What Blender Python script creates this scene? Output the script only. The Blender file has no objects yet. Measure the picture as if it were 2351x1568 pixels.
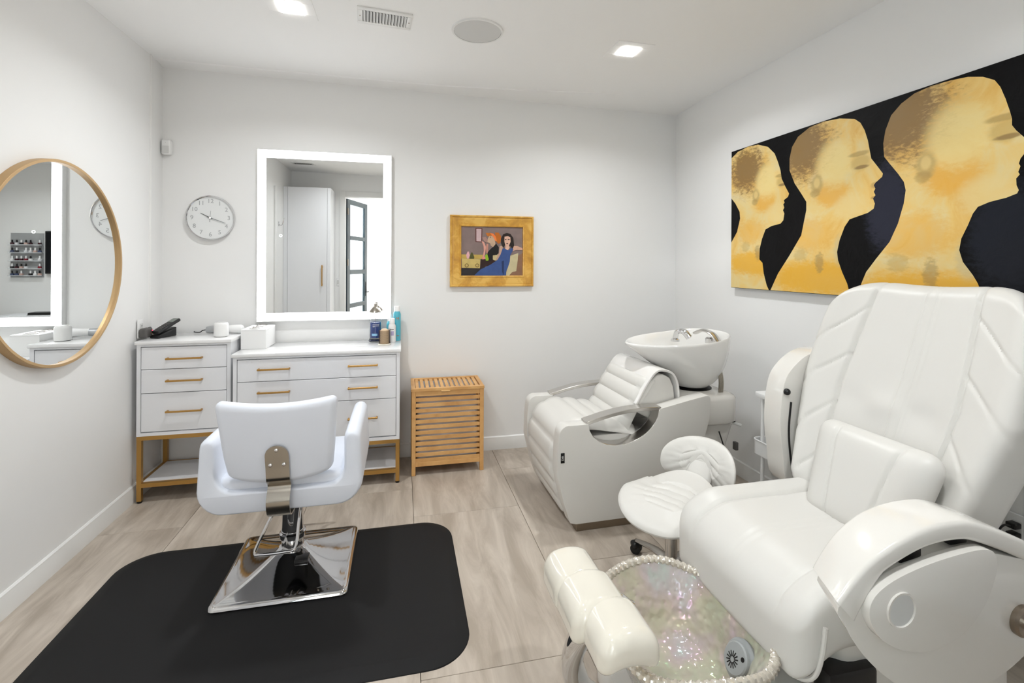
import bpy, bmesh, math, random
from mathutils import Vector, Matrix
from mathutils.geometry import tessellate_polygon
random.seed(7)
S = bpy.context.scene
C = S.collection
PI = math.pi
sin, cos = math.sin, math.cos

# ------------------------------------------------------------------ camera, light, exposure
YAW, ROLL = 0.2226, 0.0041
cam_d = bpy.data.cameras.new('camera')
cam = bpy.data.objects.new('camera', cam_d)
C.objects.link(cam)
_f = Vector((sin(YAW), cos(YAW), 0)); _r = Vector((cos(YAW), -sin(YAW), 0)); _u = Vector((0, 0, 1))
_r2 = _r * cos(ROLL) + _u * sin(ROLL); _u2 = -_r * sin(ROLL) + _u * cos(ROLL)
cam.matrix_world = Matrix(((_r2.x, _u2.x, -_f.x, 0), (_r2.y, _u2.y, -_f.y, 0), (_r2.z, _u2.z, -_f.z, 1.5), (0, 0, 0, 1)))
cam_d.sensor_fit = 'HORIZONTAL'; cam_d.sensor_width = 36.0
cam_d.lens = 36.0 * 1112.2 / 2351.0
cam_d.shift_y = -(784.0 - 604.1) / 2351.0
cam_d.clip_start = 0.02
S.camera = cam
w = bpy.data.worlds.new('world'); S.world = w; w.use_nodes = True
w.node_tree.nodes['Background'].inputs[0].default_value = (0.9, 0.95, 1.0, 1)
w.node_tree.nodes['Background'].inputs[1].default_value = 1.0
S.view_settings.view_transform = 'Standard'
S.view_settings.look = 'None'
S.view_settings.gamma = 1.0
S.view_settings.use_curve_mapping = False
S.view_settings.exposure = 0.13
DOWNLIGHT_W = 10.4
HALL_FILL_W = 215.0

# ------------------------------------------------------------------ helpers
def lin(c):
    return tuple((v / 255 / 12.92 if v / 255 <= .04045 else ((v / 255 + .055) / 1.055) ** 2.4) for v in c)

def mat(name, rgb, rough=.5, metal=0., spec=.5, bump=0., bscale=200., emit=None, estr=0., trans=0., ior=1.45, coat=0., alpha=1., var=0., vscale=6.):
    m = bpy.data.materials.new(name); m.use_nodes = True
    nt = m.node_tree; b = nt.nodes['Principled BSDF']
    c = lin(rgb)
    b.inputs['Base Color'].default_value = (*c, 1)
    b.inputs['Roughness'].default_value = rough
    b.inputs['Metallic'].default_value = metal
    b.inputs['Specular IOR Level'].default_value = spec
    b.inputs['Transmission Weight'].default_value = trans
    b.inputs['IOR'].default_value = ior
    b.inputs['Coat Weight'].default_value = coat
    b.inputs['Alpha'].default_value = alpha
    if emit:
        b.inputs['Emission Color'].default_value = (*lin(emit), 1)
        b.inputs['Emission Strength'].default_value = estr
    tc = None
    if bump or var:
        tc = nt.nodes.new('ShaderNodeTexCoord')
    if bump:
        n = nt.nodes.new('ShaderNodeTexNoise'); n.inputs['Scale'].default_value = bscale; n.inputs['Detail'].default_value = 3
        bp = nt.nodes.new('ShaderNodeBump'); bp.inputs['Strength'].default_value = bump; bp.inputs['Distance'].default_value = .002
        nt.links.new(tc.outputs['Object'], n.inputs['Vector']); nt.links.new(n.outputs['Fac'], bp.inputs['Height']); nt.links.new(bp.outputs['Normal'], b.inputs['Normal'])
    if var:
        n = nt.nodes.new('ShaderNodeTexNoise'); n.inputs['Scale'].default_value = vscale; n.inputs['Detail'].default_value = 4
        r = nt.nodes.new('ShaderNodeValToRGB')
        r.color_ramp.elements[0].position = .3; r.color_ramp.elements[1].position = .7
        r.color_ramp.elements[0].color = (*[v * (1 - var) for v in c], 1); r.color_ramp.elements[1].color = (*[min(1, v * (1 + var)) for v in c], 1)
        nt.links.new(tc.outputs['Object'], n.inputs['Vector']); nt.links.new(n.outputs['Fac'], r.inputs['Fac']); nt.links.new(r.outputs['Color'], b.inputs['Base Color'])
    return m

def streaky(name, c0, c1, scale=(1, 1, 1), nscale=4., rough=.5, bump=.15, c2=None, rand=True, spec=.5, p0=.3, p1=.72):
    m = bpy.data.materials.new(name); m.use_nodes = True
    nt = m.node_tree; b = nt.nodes['Principled BSDF']; L = nt.links.new
    tc = nt.nodes.new('ShaderNodeTexCoord'); mp = nt.nodes.new('ShaderNodeMapping'); mp.inputs['Scale'].default_value = scale
    L(tc.outputs['Object'], mp.inputs['Vector'])
    if rand:
        oi = nt.nodes.new('ShaderNodeObjectInfo'); mu = nt.nodes.new('ShaderNodeMath'); mu.operation = 'MULTIPLY'; mu.inputs[1].default_value = 37.
        cb = nt.nodes.new('ShaderNodeCombineXYZ'); L(oi.outputs['Random'], mu.inputs[0])
        for k in range(3): L(mu.outputs[0], cb.inputs[k])
        L(cb.outputs[0], mp.inputs['Location'])
    n = nt.nodes.new('ShaderNodeTexNoise'); n.inputs['Scale'].default_value = nscale; n.inputs['Detail'].default_value = 8; n.inputs['Roughness'].default_value = .62; n.inputs['Distortion'].default_value = .6
    L(mp.outputs[0], n.inputs['Vector'])
    r = nt.nodes.new('ShaderNodeValToRGB'); e = r.color_ramp.elements
    e[0].position = p0; e[1].position = p1; e[0].color = (*lin(c0), 1); e[1].color = (*lin(c1), 1)
    if c2:
        x = e.new(p1 + .1); x.color = (*lin(c2), 1)
    L(n.outputs['Fac'], r.inputs['Fac']); L(r.outputs['Color'], b.inputs['Base Color'])
    bp = nt.nodes.new('ShaderNodeBump'); bp.inputs['Strength'].default_value = bump; bp.inputs['Distance'].default_value = .003
    L(n.outputs['Fac'], bp.inputs['Height']); L(bp.outputs['Normal'], b.inputs['Normal'])
    b.inputs['Roughness'].default_value = rough; b.inputs['Specular IOR Level'].default_value = spec
    return m

class MB:
    def __init__(s): s.v = []; s.f = []
    def add(s, v, f):
        o = len(s.v); s.v += [tuple(p) for p in v]; s.f += [tuple(i + o for i in q) for q in f]; return s
    def box(s, x0, x1, y0, y1, z0, z1):
        v = [(x, y, z) for z in (z0, z1) for y in (y0, y1) for x in (x0, x1)]
        return s.add(v, [(0, 2, 3, 1), (4, 5, 7, 6), (0, 1, 5, 4), (2, 6, 7, 3), (0, 4, 6, 2), (1, 3, 7, 5)])
    def loft(s, rings, cap=True, closed=False):
        n = len(rings[0]); v = [p for r in rings for p in r]; f = []
        m = len(rings)
        for i in range(m if closed else m - 1):
            for j in range(n):
                f.append((i * n + j, i * n + (j + 1) % n, ((i + 1) % m) * n + (j + 1) % n, ((i + 1) % m) * n + j))
        if cap and not closed:
            f.append(tuple(range(n - 1, -1, -1))); f.append(tuple((m - 1) * n + j for j in range(n)))
        return s.add(v, f)
    def lathe(s, prof, n=28, c=(0, 0, 0), cap=True):
        return s.loft([[(c[0] + r * cos(2 * PI * k / n), c[1] + r * sin(2 * PI * k / n), c[2] + z) for k in range(n)] for r, z in prof], cap)
    def tube(s, path, r, n=10, closed=False, flat=1.):
        P = [Vector(p) for p in path]; m = len(P); rings = []; up = None
        for i in range(m):
            a = P[(i - 1) % m] if (closed or i > 0) else P[i]; b = P[(i + 1) % m] if (closed or i < m - 1) else P[i]
            t = (b - a).normalized()
            if up is None:
                up = Vector((0, 0, 1)) if abs(t.z) < .9 else Vector((1, 0, 0))
            sd = t.cross(up)
            if sd.length < 1e-5: sd = t.cross(Vector((0, 1, 0)))
            sd.normalize(); up = sd.cross(t).normalized()
            rr = r[i] if isinstance(r, (list, tuple)) else r
            rings.append([P[i] + (sd * cos(2 * PI * k / n) + up * sin(2 * PI * k / n) * flat) * rr for k in range(n)])
        return s.loft(rings, True, closed)
    def cyl(s, a, b, r, n=20, r2=None):
        return s.tube([a, b], [r, r if r2 is None else r2], n)
    def prism(s, poly, fn0, fn1):
        """poly: 2-d points; fn0/fn1 map to the two end planes"""
        n = len(poly)
        v = [fn0(*p) for p in poly] + [fn1(*p) for p in poly]
        f = [(i, (i + 1) % n, n + (i + 1) % n, n + i) for i in range(n)]
        tri = tessellate_polygon([[Vector((p[0], p[1], 0)) for p in poly]])
        f += [tuple(t) for t in tri] + [tuple(n + i for i in reversed(t)) for t in tri]
        return s.add(v, f)
    def poly(s, pts):
        tri = tessellate_polygon([[Vector(p) for p in pts]])
        return s.add(pts, [tuple(t) for t in tri])
    def rcube(s, sx, sy, sz, r, n=(6, 6, 6), c=(0, 0, 0), k=4, fn=None):
        """rounded box made of a dense grid, optionally deformed by fn"""
        h = (sx / 2, sy / 2, sz / 2); r = min(r, *h)
        def axis(i):
            inn = h[i] - r
            a = [-inn - r * math.tan(PI / 4 * (k - q) / k) for q in range(k)]
            if inn > 1e-6:
                a += [-inn + 2 * inn * q / n[i] for q in range(n[i] + 1)]
            else: a += [0.]
            a += [inn + r * math.tan(PI / 4 * (q + 1) / k) for q in range(k)]
            return a
        A = [axis(i) for i in range(3)]
        idx = {}; V = []; F = []
        def vid(p):
            key = tuple(round(x, 6) for x in p)
            if key not in idx:
                q = [max(-(h[i] - r), min(h[i] - r, p[i])) for i in range(3)]
                d = Vector([p[i] - q[i] for i in range(3)])
                if d.length > 1e-9: d = d.normalized() * r
                P = Vector(q) + d
                if fn: P = Vector(fn(P))
                idx[key] = len(V); V.append((P.x + c[0], P.y + c[1], P.z + c[2]))
            return idx[key]
        for ax in range(3):
            u, w_ = [(1, 2), (2, 0), (0, 1)][ax]
            for sg in (-1, 1):
                for i in range(len(A[u]) - 1):
                    for j in range(len(A[w_]) - 1):
                        q = []
                        for a, b in ((i, j), (i + 1, j), (i + 1, j + 1), (i, j + 1)):
                            p = [0, 0, 0]; p[ax] = sg * h[ax]; p[u] = A[u][a]; p[w_] = A[w_][b]; q.append(vid(p))
                        if sg < 0: q.reverse()
                        if len(set(q)) > 2: F.append(tuple(dict.fromkeys(q)))
        return s.add(V, F)
    def xf(s, M):
        s.v = [tuple(M @ Vector(p)) for p in s.v]; return s
    def build(s, name, m, parent=None, bevel=0., seg=2, ang=35, world=False, label=None, flip=True, sub=0):
        me = bpy.data.meshes.new(name)
        v = s.v
        if world and parent: 
            l = parent.location; v = [(p[0] - l[0], p[1] - l[1], p[2] - l[2]) for p in v]
        me.from_pydata(v, [], s.f)
        bm = bmesh.new(); bm.from_mesh(me)
        if flip: bmesh.ops.recalc_face_normals(bm, faces=bm.faces)
        if bevel:
            ed = [e for e in bm.edges if len(e.link_faces) == 2 and e.calc_face_angle(0) > math.radians(30)]
            bmesh.ops.bevel(bm, geom=ed, offset=bevel, segments=seg, affect='EDGES', profile=.5, clamp_overlap=True)
        for f in bm.faces: f.smooth = True
        bm.to_mesh(me); bm.free()
        me.set_sharp_from_angle(angle=math.radians(ang))
        me.materials.append(m)
        o = bpy.data.objects.new(name, me); C.objects.link(o)
        if parent: o.parent = parent
        if label: o['label'] = label
        if sub:
            md = o.modifiers.new('sub', 'SUBSURF'); md.levels = sub; md.render_levels = sub
        return o

def tag(o, label, cat, group=None):
    o['label'] = label; o['category'] = cat
    if group: o['group'] = group
    return o
def thing(name, label, cat, loc=(0, 0, 0), rz=0., group=None):
    o = bpy.data.objects.new(name, None); C.objects.link(o); o.location = loc; o.rotation_euler = (0, 0, rz); o.empty_display_size = .1
    return tag(o, label, cat, group)
def struct(o):
    o['kind'] = 'structure'; return o
def rrect(x0, x1, y0, y1, r, k=6):
    out = []
    for cx, cy, a in ((x1 - r, y1 - r, 0), (x0 + r, y1 - r, 90), (x0 + r, y0 + r, 180), (x1 - r, y0 + r, 270)):
        for i in range(k + 1):
            t = math.radians(a + 90 * i / k); out.append((cx + r * cos(t), cy + r * sin(t)))
    return out
def text_mesh(txt, size, m, name, parent, M, depth=.0005, align='CENTER'):
    cu = bpy.data.curves.new('txt', 'FONT'); cu.body = txt; cu.size = size; cu.extrude = depth; cu.align_x = align; cu.align_y = 'CENTER'; cu.resolution_u = 3
    t = bpy.data.objects.new('txt', cu); C.objects.link(t)
    dg = bpy.context.evaluated_depsgraph_get()
    me = bpy.data.meshes.new_from_object(t.evaluated_get(dg))
    bpy.data.objects.remove(t); bpy.data.curves.remove(cu)
    me.transform(M); me.materials.clear(); me.materials.append(m)
    o = bpy.data.objects.new(name, me); C.objects.link(o); o.parent = parent
    return o
def smooth_path(pts, n=6, closed=False):
    P = [Vector(p) for p in pts]; out = []; m = len(P)
    rng = range(m if closed else m - 1)
    for i in rng:
        p1, p2 = P[i], P[(i + 1) % m]
        p0 = P[(i - 1) % m] if (closed or i > 0) else p1
        p3 = P[(i + 2) % m] if (closed or i < m - 2) else p2
        for k in range(n):
            t = k / n
            out.append(.5 * ((2 * p1) + (p2 - p0) * t + (2 * p0 - 5 * p1 + 4 * p2 - p3) * t * t + (-p0 + 3 * p1 - 3 * p2 + p3) * t ** 3))
    if not closed: out.append(P[-1])
    return out

# ------------------------------------------------------------------ materials
M_wall = mat('wall_paint', (241, 241, 240), .6, bump=.03, bscale=300)
M_ceil = mat('ceiling_paint', (251, 251, 250), .7)
M_trim = mat('trim_paint', (238, 238, 236), .35)
M_grout = mat('grout', (172, 162, 148), .9)
M_tile = streaky('stone_tile', (168, 156, 142), (204, 193, 180), (4.2, .7, 1), 2.6, .38, .08, (222, 213, 200), p0=.36, p1=.66)
M_white = mat('white_lacquer', (236, 237, 240), .3)
M_top = mat('white_quartz', (240, 240, 240), .12, coat=.3, var=.02, vscale=9)
M_gold = mat('brushed_gold', (184, 142, 78), .38, metal=.75)
M_goldfr = mat('satin_brass', (190, 158, 114), .42, metal=.5)
M_dark = mat('gap_dark', (60, 60, 62), .8)
M_black = mat('black_plastic', (22, 22, 23), .35)
M_rub = mat('black_rubber_mat', (20, 20, 21), .65, spec=.3, bump=.2, bscale=900)
M_rubr = mat('black_rubber', (12, 12, 12), .5)
M_grey = mat('grey_plastic', (86, 84, 82), .5)
M_chrome = mat('chrome', (215, 215, 216), .06, metal=1.)
M_steel = mat('brushed_steel', (176, 170, 160), .22, metal=1.)
M_steel2 = mat('brushed_plinth', (150, 138, 124), .35, metal=1.)
M_silver = mat('polished_aluminium', (205, 202, 198), .2, metal=1.)
M_vinyl = mat('white_vinyl', (221, 219, 214), .38, bump=.05, bscale=700)
M_vinylb = mat('white_vinyl_chair', (228, 233, 243), .4, bump=.05, bscale=700)
M_ivory = mat('ivory_gloss', (232, 227, 214), .12, coat=.6)
M_gloss = mat('white_gloss_shell', (230, 227, 221), .16, coat=.4)
M_seam = mat('seam_thread', (196, 194, 190), .7)
M_porc = mat('porcelain', (240, 239, 236), .05, coat=.6)
M_plas = mat('white_plastic', (238, 238, 237), .35)
M_plas2 = mat('offwhite_plastic', (214, 214, 212), .4)
M_mirror = mat('mirror_silver', (243, 245, 245), .0, metal=1.)
M_led = mat('led_strip', (255, 255, 255), .5, emit=(250, 252, 255), estr=7.0)
M_lamp = mat('lamp_lens', (255, 255, 255), .5, emit=(255, 252, 246), estr=40.)
M_bamboo = streaky('bamboo', (200, 146, 84), (234, 186, 122), (1, 1, 1), 5., .45, .05)
M_linen = mat('laundry_liner', (216, 208, 204), .95, bump=.4, bscale=60)
def glassmat(name, rgb, rough=.02, ior=1.45):
    return mat(name, rgb, rough, trans=1., ior=ior)
M_glass = glassmat('clear_glass', (250, 252, 252))
M_frost = glassmat('frosted_pane', (222, 238, 245), .35, 1.2)
M_slate = mat('slate_door_paint', (48, 62, 70), .4)

# ------------------------------------------------------------------ room shell
XL, XR, YB, YF = -1.637, 2.345, 3.84, -.26
def zc(x): return 2.875 + (x - XL) / (XR - XL) * (2.819 - 2.875)
T = .12
fl = struct(MB().box(XL - T, XR + T, -3.2, YB + T, -.10, -.012).build('floor', M_grout))
tile_w, tile_l, gap = .6375, 1.148, .0022
tm = MB().box(gap / 2, tile_w - gap / 2, gap / 2, tile_l - gap / 2, -.012, 0).build('tile', M_tile, fl, bevel=.0012, seg=1)
first = True
x = .0705 - 3 * tile_w; ci = 0
while x < XR + T:
    y = [3.083, 2.50, 2.13, 1.767, 2.30, 2.85, 1.95, 2.5][ci] - 6 * tile_l
    while y < YB + T:
        x0, x1 = max(x, XL - T), min(x + tile_w, XR + T); y0, y1 = max(y, -3.2), min(y + tile_l, YB + T)
        if x1 - x0 > .02 and y1 - y0 > .02:
            if first: o = tm; first = False
            else: o = tm.copy(); C.objects.link(o)
            o.location = (x0, y0, 0); o.scale = ((x1 - x0) / tile_w, (y1 - y0) / tile_l, 1)
        y += tile_l
    x += tile_w; ci += 1
ZT = 3.05
struct(MB().box(XL - T, XR + T, YB, YB + T, 0, ZT).build('wall_back', M_wall))
struct(MB().box(XL - T, XL, YF - T, YB, 0, ZT).build('wall_left', M_wall))
struct(MB().box(XR, XR + T, YF - T, YB, 0, ZT).build('wall_right', M_wall))
DX0, DX1, DZ = -.86, -.02, 2.51
wf = MB().box(XL, DX0, YF - T, YF, 0, ZT).box(DX1, XR, YF - T, YF, 0, ZT).box(DX0, DX1, YF - T, YF, DZ, ZT)
struct(wf.build('wall_front', M_wall))
v = []
for y in (YF - T, YB + T):
    for x_ in (XL - T, XR + T): v.append((x_, y, zc(x_)))
cm = MB(); cm.add(v + [(a, b, c + .1) for a, b, c in v], [(0, 1, 3, 2), (4, 6, 7, 5), (0, 4, 5, 1), (2, 3, 7, 6), (0, 2, 6, 4), (1, 5, 7, 3)])
struct(cm.build('ceiling', M_ceil))
# taped ceiling facet along the back wall and the corner bead
def facet():
    m = MB(); P = [(-1.637, .10), (-.6, .11), (.3, .13), (1.0, .22), (1.7, .34), (2.345, .44)]
    a = [(x, YB - d, zc(x) + .002) for x, d in P]; b = [(x, YB, zc(x) - .016) for x, d in P]; c = [(x, YB, zc(x) + .01) for x, d in P]
    n = len(P); V = a + b + c; F = []
    for i in range(n - 1):
        F += [(i, i + 1, n + i + 1, n + i), (n + i, n + i + 1, 2 * n + i + 1, 2 * n + i), (2 * n + i, 2 * n + i + 1, i + 1, i)]
    F += [(0, n, 2 * n), (n - 1, 3 * n - 1, 2 * n - 1)]
    return m.add(V, F), a
fm, fa = facet()
struct(fm.build('trim_1', M_ceil))
struct(MB().tube([(p[0], p[1], p[2] - .002) for p in fa[:5]], [.008, .008, .008, .006, .001], 8).build('trim_2', M_ceil))
struct(MB().tube([(XL, YB - .17, 1.0), (XL, YB - .17, zc(XL) - .0)], .009, 10).build('trim_3', M_trim))
def baseboard(name, p0, p1, nrm, ext0=0, ext1=0):
    p0, p1, n = Vector(p0), Vector(p1), Vector(nrm)
    prof = [(0, 0), (.016, 0), (.016, .075), (.011, .09), (.011, .098), (.004, .105), (0, .105)]
    m = MB().loft([[tuple(p + n * d + Vector((0, 0, z))) for d, z in prof] for p in (p0, p1)])
    return struct(m.build(name, M_trim, ang=20))
baseboard('baseboard_back', (XL, YB, 0), (XR, YB, 0), (0, -1, 0))
baseboard('baseboard_left', (XL, YF, 0), (XL, YB - .016, 0), (1, 0, 0))
baseboard('baseboard_right', (XR, YF, 0), (XR, YB - .016, 0), (-1, 0, 0))
baseboard('baseboard_front', (DX1 + .1, YF, 0), (XR - .016, YF, 0), (0, 1, 0))
# doorway casing, door leaf and the hall behind the camera
cs = MB()
for a, b in ((DX0 - .085, DX0), (DX1, DX1 + .085)): cs.box(a, b, YF, YF + .018, 0, DZ + .085)
cs.box(DX0, DX1, YF, YF + .018, DZ, DZ + .085)
struct(cs.build('trim_4', M_trim, bevel=.003))
struct(MB().box(XL, XL + .02, .66, .75, 0, 2.5).build('trim_5', M_trim, bevel=.003))
HY = -2.6
struct(MB().box(XL - .6, XR, HY - T, HY, 0, ZT).build('wall_hall_back', M_wall))
struct(MB().box(XL - T - .6, XL - .6, HY, YF - T, 0, ZT).build('wall_hall_left', M_wall))
struct(MB().box(1.2, 1.2 + T, HY, YF - T, 0, ZT).build('wall_hall_right', M_wall))
struct(MB().box(XL - .7, 1.3, HY, YF - T, 2.86, 2.96).build('ceiling_hall', M_ceil))
dr = struct(bpy.data.objects.new('door_1', None)); C.objects.link(dr); dr.location = (DX0 + .02, YF - T + .02, 0); dr.rotation_euler = (0, 0, math.radians(-72))
dw, dt = .80, .045
fr = MB().box(0, .11, -dt, 0, .01, 2.5).box(dw - .11, dw, -dt, 0, .01, 2.5)
zz = [2.42, 1.925, 1.86, 1.385, 1.31, .845, .775, .32]
rails = [(2.42, 2.5), (1.86, 1.925), (1.31, 1.385), (.775, .845), (.01, .32)]
for a, b in rails: fr.box(.11, dw - .11, -dt, 0, a, b)
fr.build('door_frame', M_slate, dr, bevel=.002, seg=1)
for a, b in ((1.925, 2.42), (1.385, 1.86), (.845, 1.31), (.32, .775)):
    MB().box(.105, dw - .105, -dt * .65, -dt * .4, a - .005, b + .005).build('pane', M_frost, dr)
hd = MB().cyl((dw - .055, 0, 1.0), (dw - .055, .05, 1.0), .011, 10).cyl((dw - .055, .05, 1.0), (dw - .16, .05, 1.0), .009, 10).box(dw - .078, dw - .032, 0, .008, .93, 1.17)
hd.build('handle', M_black, dr)
for z in (.35, 1.5, 2.3): MB().cyl((0, .008, z - .05), (0, .008, z + .05), .009, 10).box(-.001, .03, -.001, .004, z - .05, z + .05).build('hinge', M_steel2, dr)

# ------------------------------------------------------------------ ceiling fittings
for (x, y, lab) in ((-.585, 2.78, 'bright square recessed downlight in the ceiling left of the air vent'),
                    (1.375, 2.80, 'bright square recessed downlight in the ceiling right of the round speaker'),
                    (-.60, .85, 'square recessed downlight seen at the top edge of the lit mirror'),
                    (1.375, .85, 'square recessed downlight in the ceiling above the pedicure chair')):
    t = thing('ceiling_light', lab, 'ceiling light', (x, y, zc(x)), group='square ceiling downlights')
    t.rotation_euler = (0, math.atan(.0141), 0)
    a, b = .12, .058
    m = MB()
    for q in ((-a, a, -a, -b), (-a, a, b, a), (-a, -b, -b, b), (b, a, -b, b)): m.box(*q, -.004, .002)
    m.build('trim_plate', M_ceil, t, bevel=.0015, seg=1)
    MB().box(-b, b, -b, b, -.0075, .001).build('lens', M_lamp, t)
    ld = bpy.data.lights.new('downlight_beam', 'AREA'); ld.shape = 'SQUARE'; ld.size = .11; ld.energy = DOWNLIGHT_W; ld.color = (.96, .985, 1.); ld.spread = math.radians(148)
    lo = bpy.data.objects.new('downlight_beam', ld); C.objects.link(lo); lo.parent = t; lo.location = (0, 0, -.012)
def vent(x0, x1, y0, y1, lab, nb):
    cx, cy = (x0 + x1) / 2, (y0 + y1) / 2
    t = thing('air_vent', lab, 'air vent', (cx, cy, zc(cx)), math.radians(4)); t.rotation_euler.y = math.atan(.0141)
    hx, hy = (x1 - x0) / 2, (y1 - y0) / 2; ix, iy = hx - .028, hy - .028
    m = MB()
    for q in ((-hx, hx, -hy, -iy), (-hx, hx, iy, hy), (-hx, -ix, -iy, iy), (ix, hx, -iy, iy)): m.box(*q, -.008, .001)
    m.build('frame', M_trim, t, bevel=.003)
    MB().box(-ix, ix, -iy, iy, -.0005, .0015).build('duct_back', M_grey, t)
    for k in range(nb):
        xx = -ix + (k + .5) * 2 * ix / nb
        MB().add([(xx - .006, -iy, -.001), (xx - .003, -iy, -.001), (xx + .006, -iy, -.010), (xx + .003, -iy, -.010), (xx - .006, iy, -.001), (xx - .003, iy, -.001), (xx + .006, iy, -.010), (xx + .003, iy, -.010)],
                 [(0, 1, 2, 3), (7, 6, 5, 4), (0, 4, 5, 1), (1, 5, 6, 2), (2, 6, 7, 3), (3, 7, 4, 0)]).build('slat', M_trim, t)
    for sx in (-1, 1): MB().lathe([(.004, -.0095), (.004, -.007)], 8, (sx * (hx - .014), 0, 0)).build('screw', M_steel2, t)
vent(-.245, .045, 2.68, 2.86, 'white rectangular air vent with slats next to the round ceiling speaker', 14)
vent(-1.5, -1.2, .32, .48, 'white ceiling vent seen reflected above the tall cabinet', 10)
t = thing('ceiling_speaker', 'round grey ceiling speaker grille in a thin white ring', 'speaker', (.42, 2.785, zc(.42))); t.rotation_euler.y = math.atan(.0141)
MB().lathe([(.136, -.006), (.136, .001)], 48).build('grille', M_plas2, t)
MB().loft([[(r * cos(2 * PI * k / 48), r * sin(2 * PI * k / 48), z) for k in range(48)] for r, z in ((.137, -.008), (.148, -.008), (.15, .0), (.137, .001))], closed=True).build('rim', M_trim, t)

# ------------------------------------------------------------------ mirrors
t = thing('lit_mirror', 'tall rectangular wall mirror with a glowing white border', 'mirror', (-.5515, YB, 1.693))
w2, h2 = .4705, .623
bk = MB().box(-w2 + .004, w2 - .004, -.033, 0, -h2 + .004, h2 - .004)
for q in ((-w2, w2, -h2, -h2 + .004), (-w2, w2, h2 - .004, h2), (-w2, -w2 + .004, -h2 + .004, h2 - .004), (w2 - .004, w2, -h2 + .004, h2 - .004)): bk.box(q[0], q[1], -.0415, 0, q[2], q[3])
bk.build('backing', M_plas, t)
b = .062
MB().box(-w2 + b, w2 - b, -.041, -.036, -h2 + b, h2 - b).build('mirror_glass', M_mirror, t)
m = MB()
e_ = .004
for q in ((-w2 + e_, w2 - e_, -h2 + e_, -h2 + b), (-w2 + e_, w2 - e_, h2 - b, h2 - e_), (-w2 + e_, -w2 + b, -h2 + b, h2 - b), (w2 - b, w2 - e_, -h2 + b, h2 - b)): m.box(q[0], q[1], -.041, -.033, q[2], q[3])
m.build('light_border', M_led, t, label='glowing white LED border')
MB().loft([[(-.31 + r * cos(2 * PI * k / 20), -.0415, .0 + r * sin(2 * PI * k / 20)) for k in range(20)] for r in (.007, .010)], cap=False).build('touch_button', M_led, t)
t = thing('round_mirror', 'large round wall mirror in a thin brass frame on the left wall', 'mirror', (XL, 2.77, 1.49))
def ring_x(r0, r1, x0, x1, n=96):
    return MB().loft([[(x, r * cos(2 * PI * k / n), r * sin(2 * PI * k / n)) for k in range(n)] for r, x in ((r1, x0), (r1, x1), (r0, x1), (r0, x0))], closed=True)
ring_x(.483, .497, .0, .040).build('frame', M_goldfr, t, bevel=.0015, seg=1)
MB().loft([[(x, .484 * cos(2 * PI * k / 96), .484 * sin(2 * PI * k / 96)) for k in range(96)] for x in (.006, .024)]).build('mirror_glass', M_mirror, t)

# ------------------------------------------------------------------ wall clock, sensor, outlet
t = thing('wall_clock', 'round white wall clock with a thin silver rim', 'clock', (-1.328, YB, 1.812))
n = 64
def ry(r, y, cx=0, cz=0, n=64): return [(cx + r * cos(2 * PI * k / n), y, cz + r * sin(2 * PI * k / n)) for k in range(n)]
MB().loft([ry(.140, 0), ry(.157, -.006), ry(.157, -.030), ry(.155, -.033), ry(.153, -.032), ry(.152, -.02), ry(.135, -.01)], closed=True).build('rim', M_chrome, t)
MB().loft([ry(.153, -.006), ry(.153, -.018)]).build('dial', mat('clock_face', (236, 238, 238), .5), t)
M_num = mat('clock_silver', (176, 178, 180), .4, metal=.3)
for k in range(1, 13):
    a = PI / 2 - k * PI / 6
    text_mesh(str(k), .042, M_num, 'numeral', t, Matrix.Translation((.118 * cos(a), -.0186, .118 * sin(a))) @ Matrix.Rotation(PI / 2, 4, 'X'), .0006)
def hand(L, tail, wd, ang, y, nm):
    m = MB().add([(-wd, y, -tail), (wd, y, -tail), (wd * .4, y, L), (-wd * .4, y, L), (-wd, y - .0015, -tail), (wd, y - .0015, -tail), (wd * .4, y - .0015, L), (-wd * .4, y - .0015, L)],
                 [(0, 1, 2, 3), (7, 6, 5, 4), (0, 4, 5, 1), (1, 5, 6, 2), (2, 6, 7, 3), (3, 7, 4, 0)])
    m.xf(Matrix.Rotation(ang, 4, 'Y')).build(nm, mat(nm, (112, 116, 118), .3, metal=.5), t)
hand(.070, .015, .0035, math.radians(298), -.021, 'hour_hand')
hand(.105, .020, .0028, math.radians(110), -.024, 'minute_hand')
hand(.05, .03, .0012, math.radians(5), -.026, 'second_hand')
MB().cyl((0, -.018, 0), (0, -.028, 0), .006, 12).build('hub', M_chrome, t)
t = thing('motion_sensor', 'small white alarm motion sensor high beside the left corner', 'sensor', (-1.600, YB, 2.295), math.radians(0))
MB().rcube(.06, .045, .105, .014, (2, 2, 2), (0, -.0225, 0), 4).build('housing', M_plas, t)
MB().rcube(.042, .01, .05, .004, (2, 1, 2), (0, -.0435, -.018), 3).build('lens_window', M_plas2, t)
MB().cyl((0, -.044, .03), (0, -.0465, .03), .003, 8).build('indicator', M_plas2, t)

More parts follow.
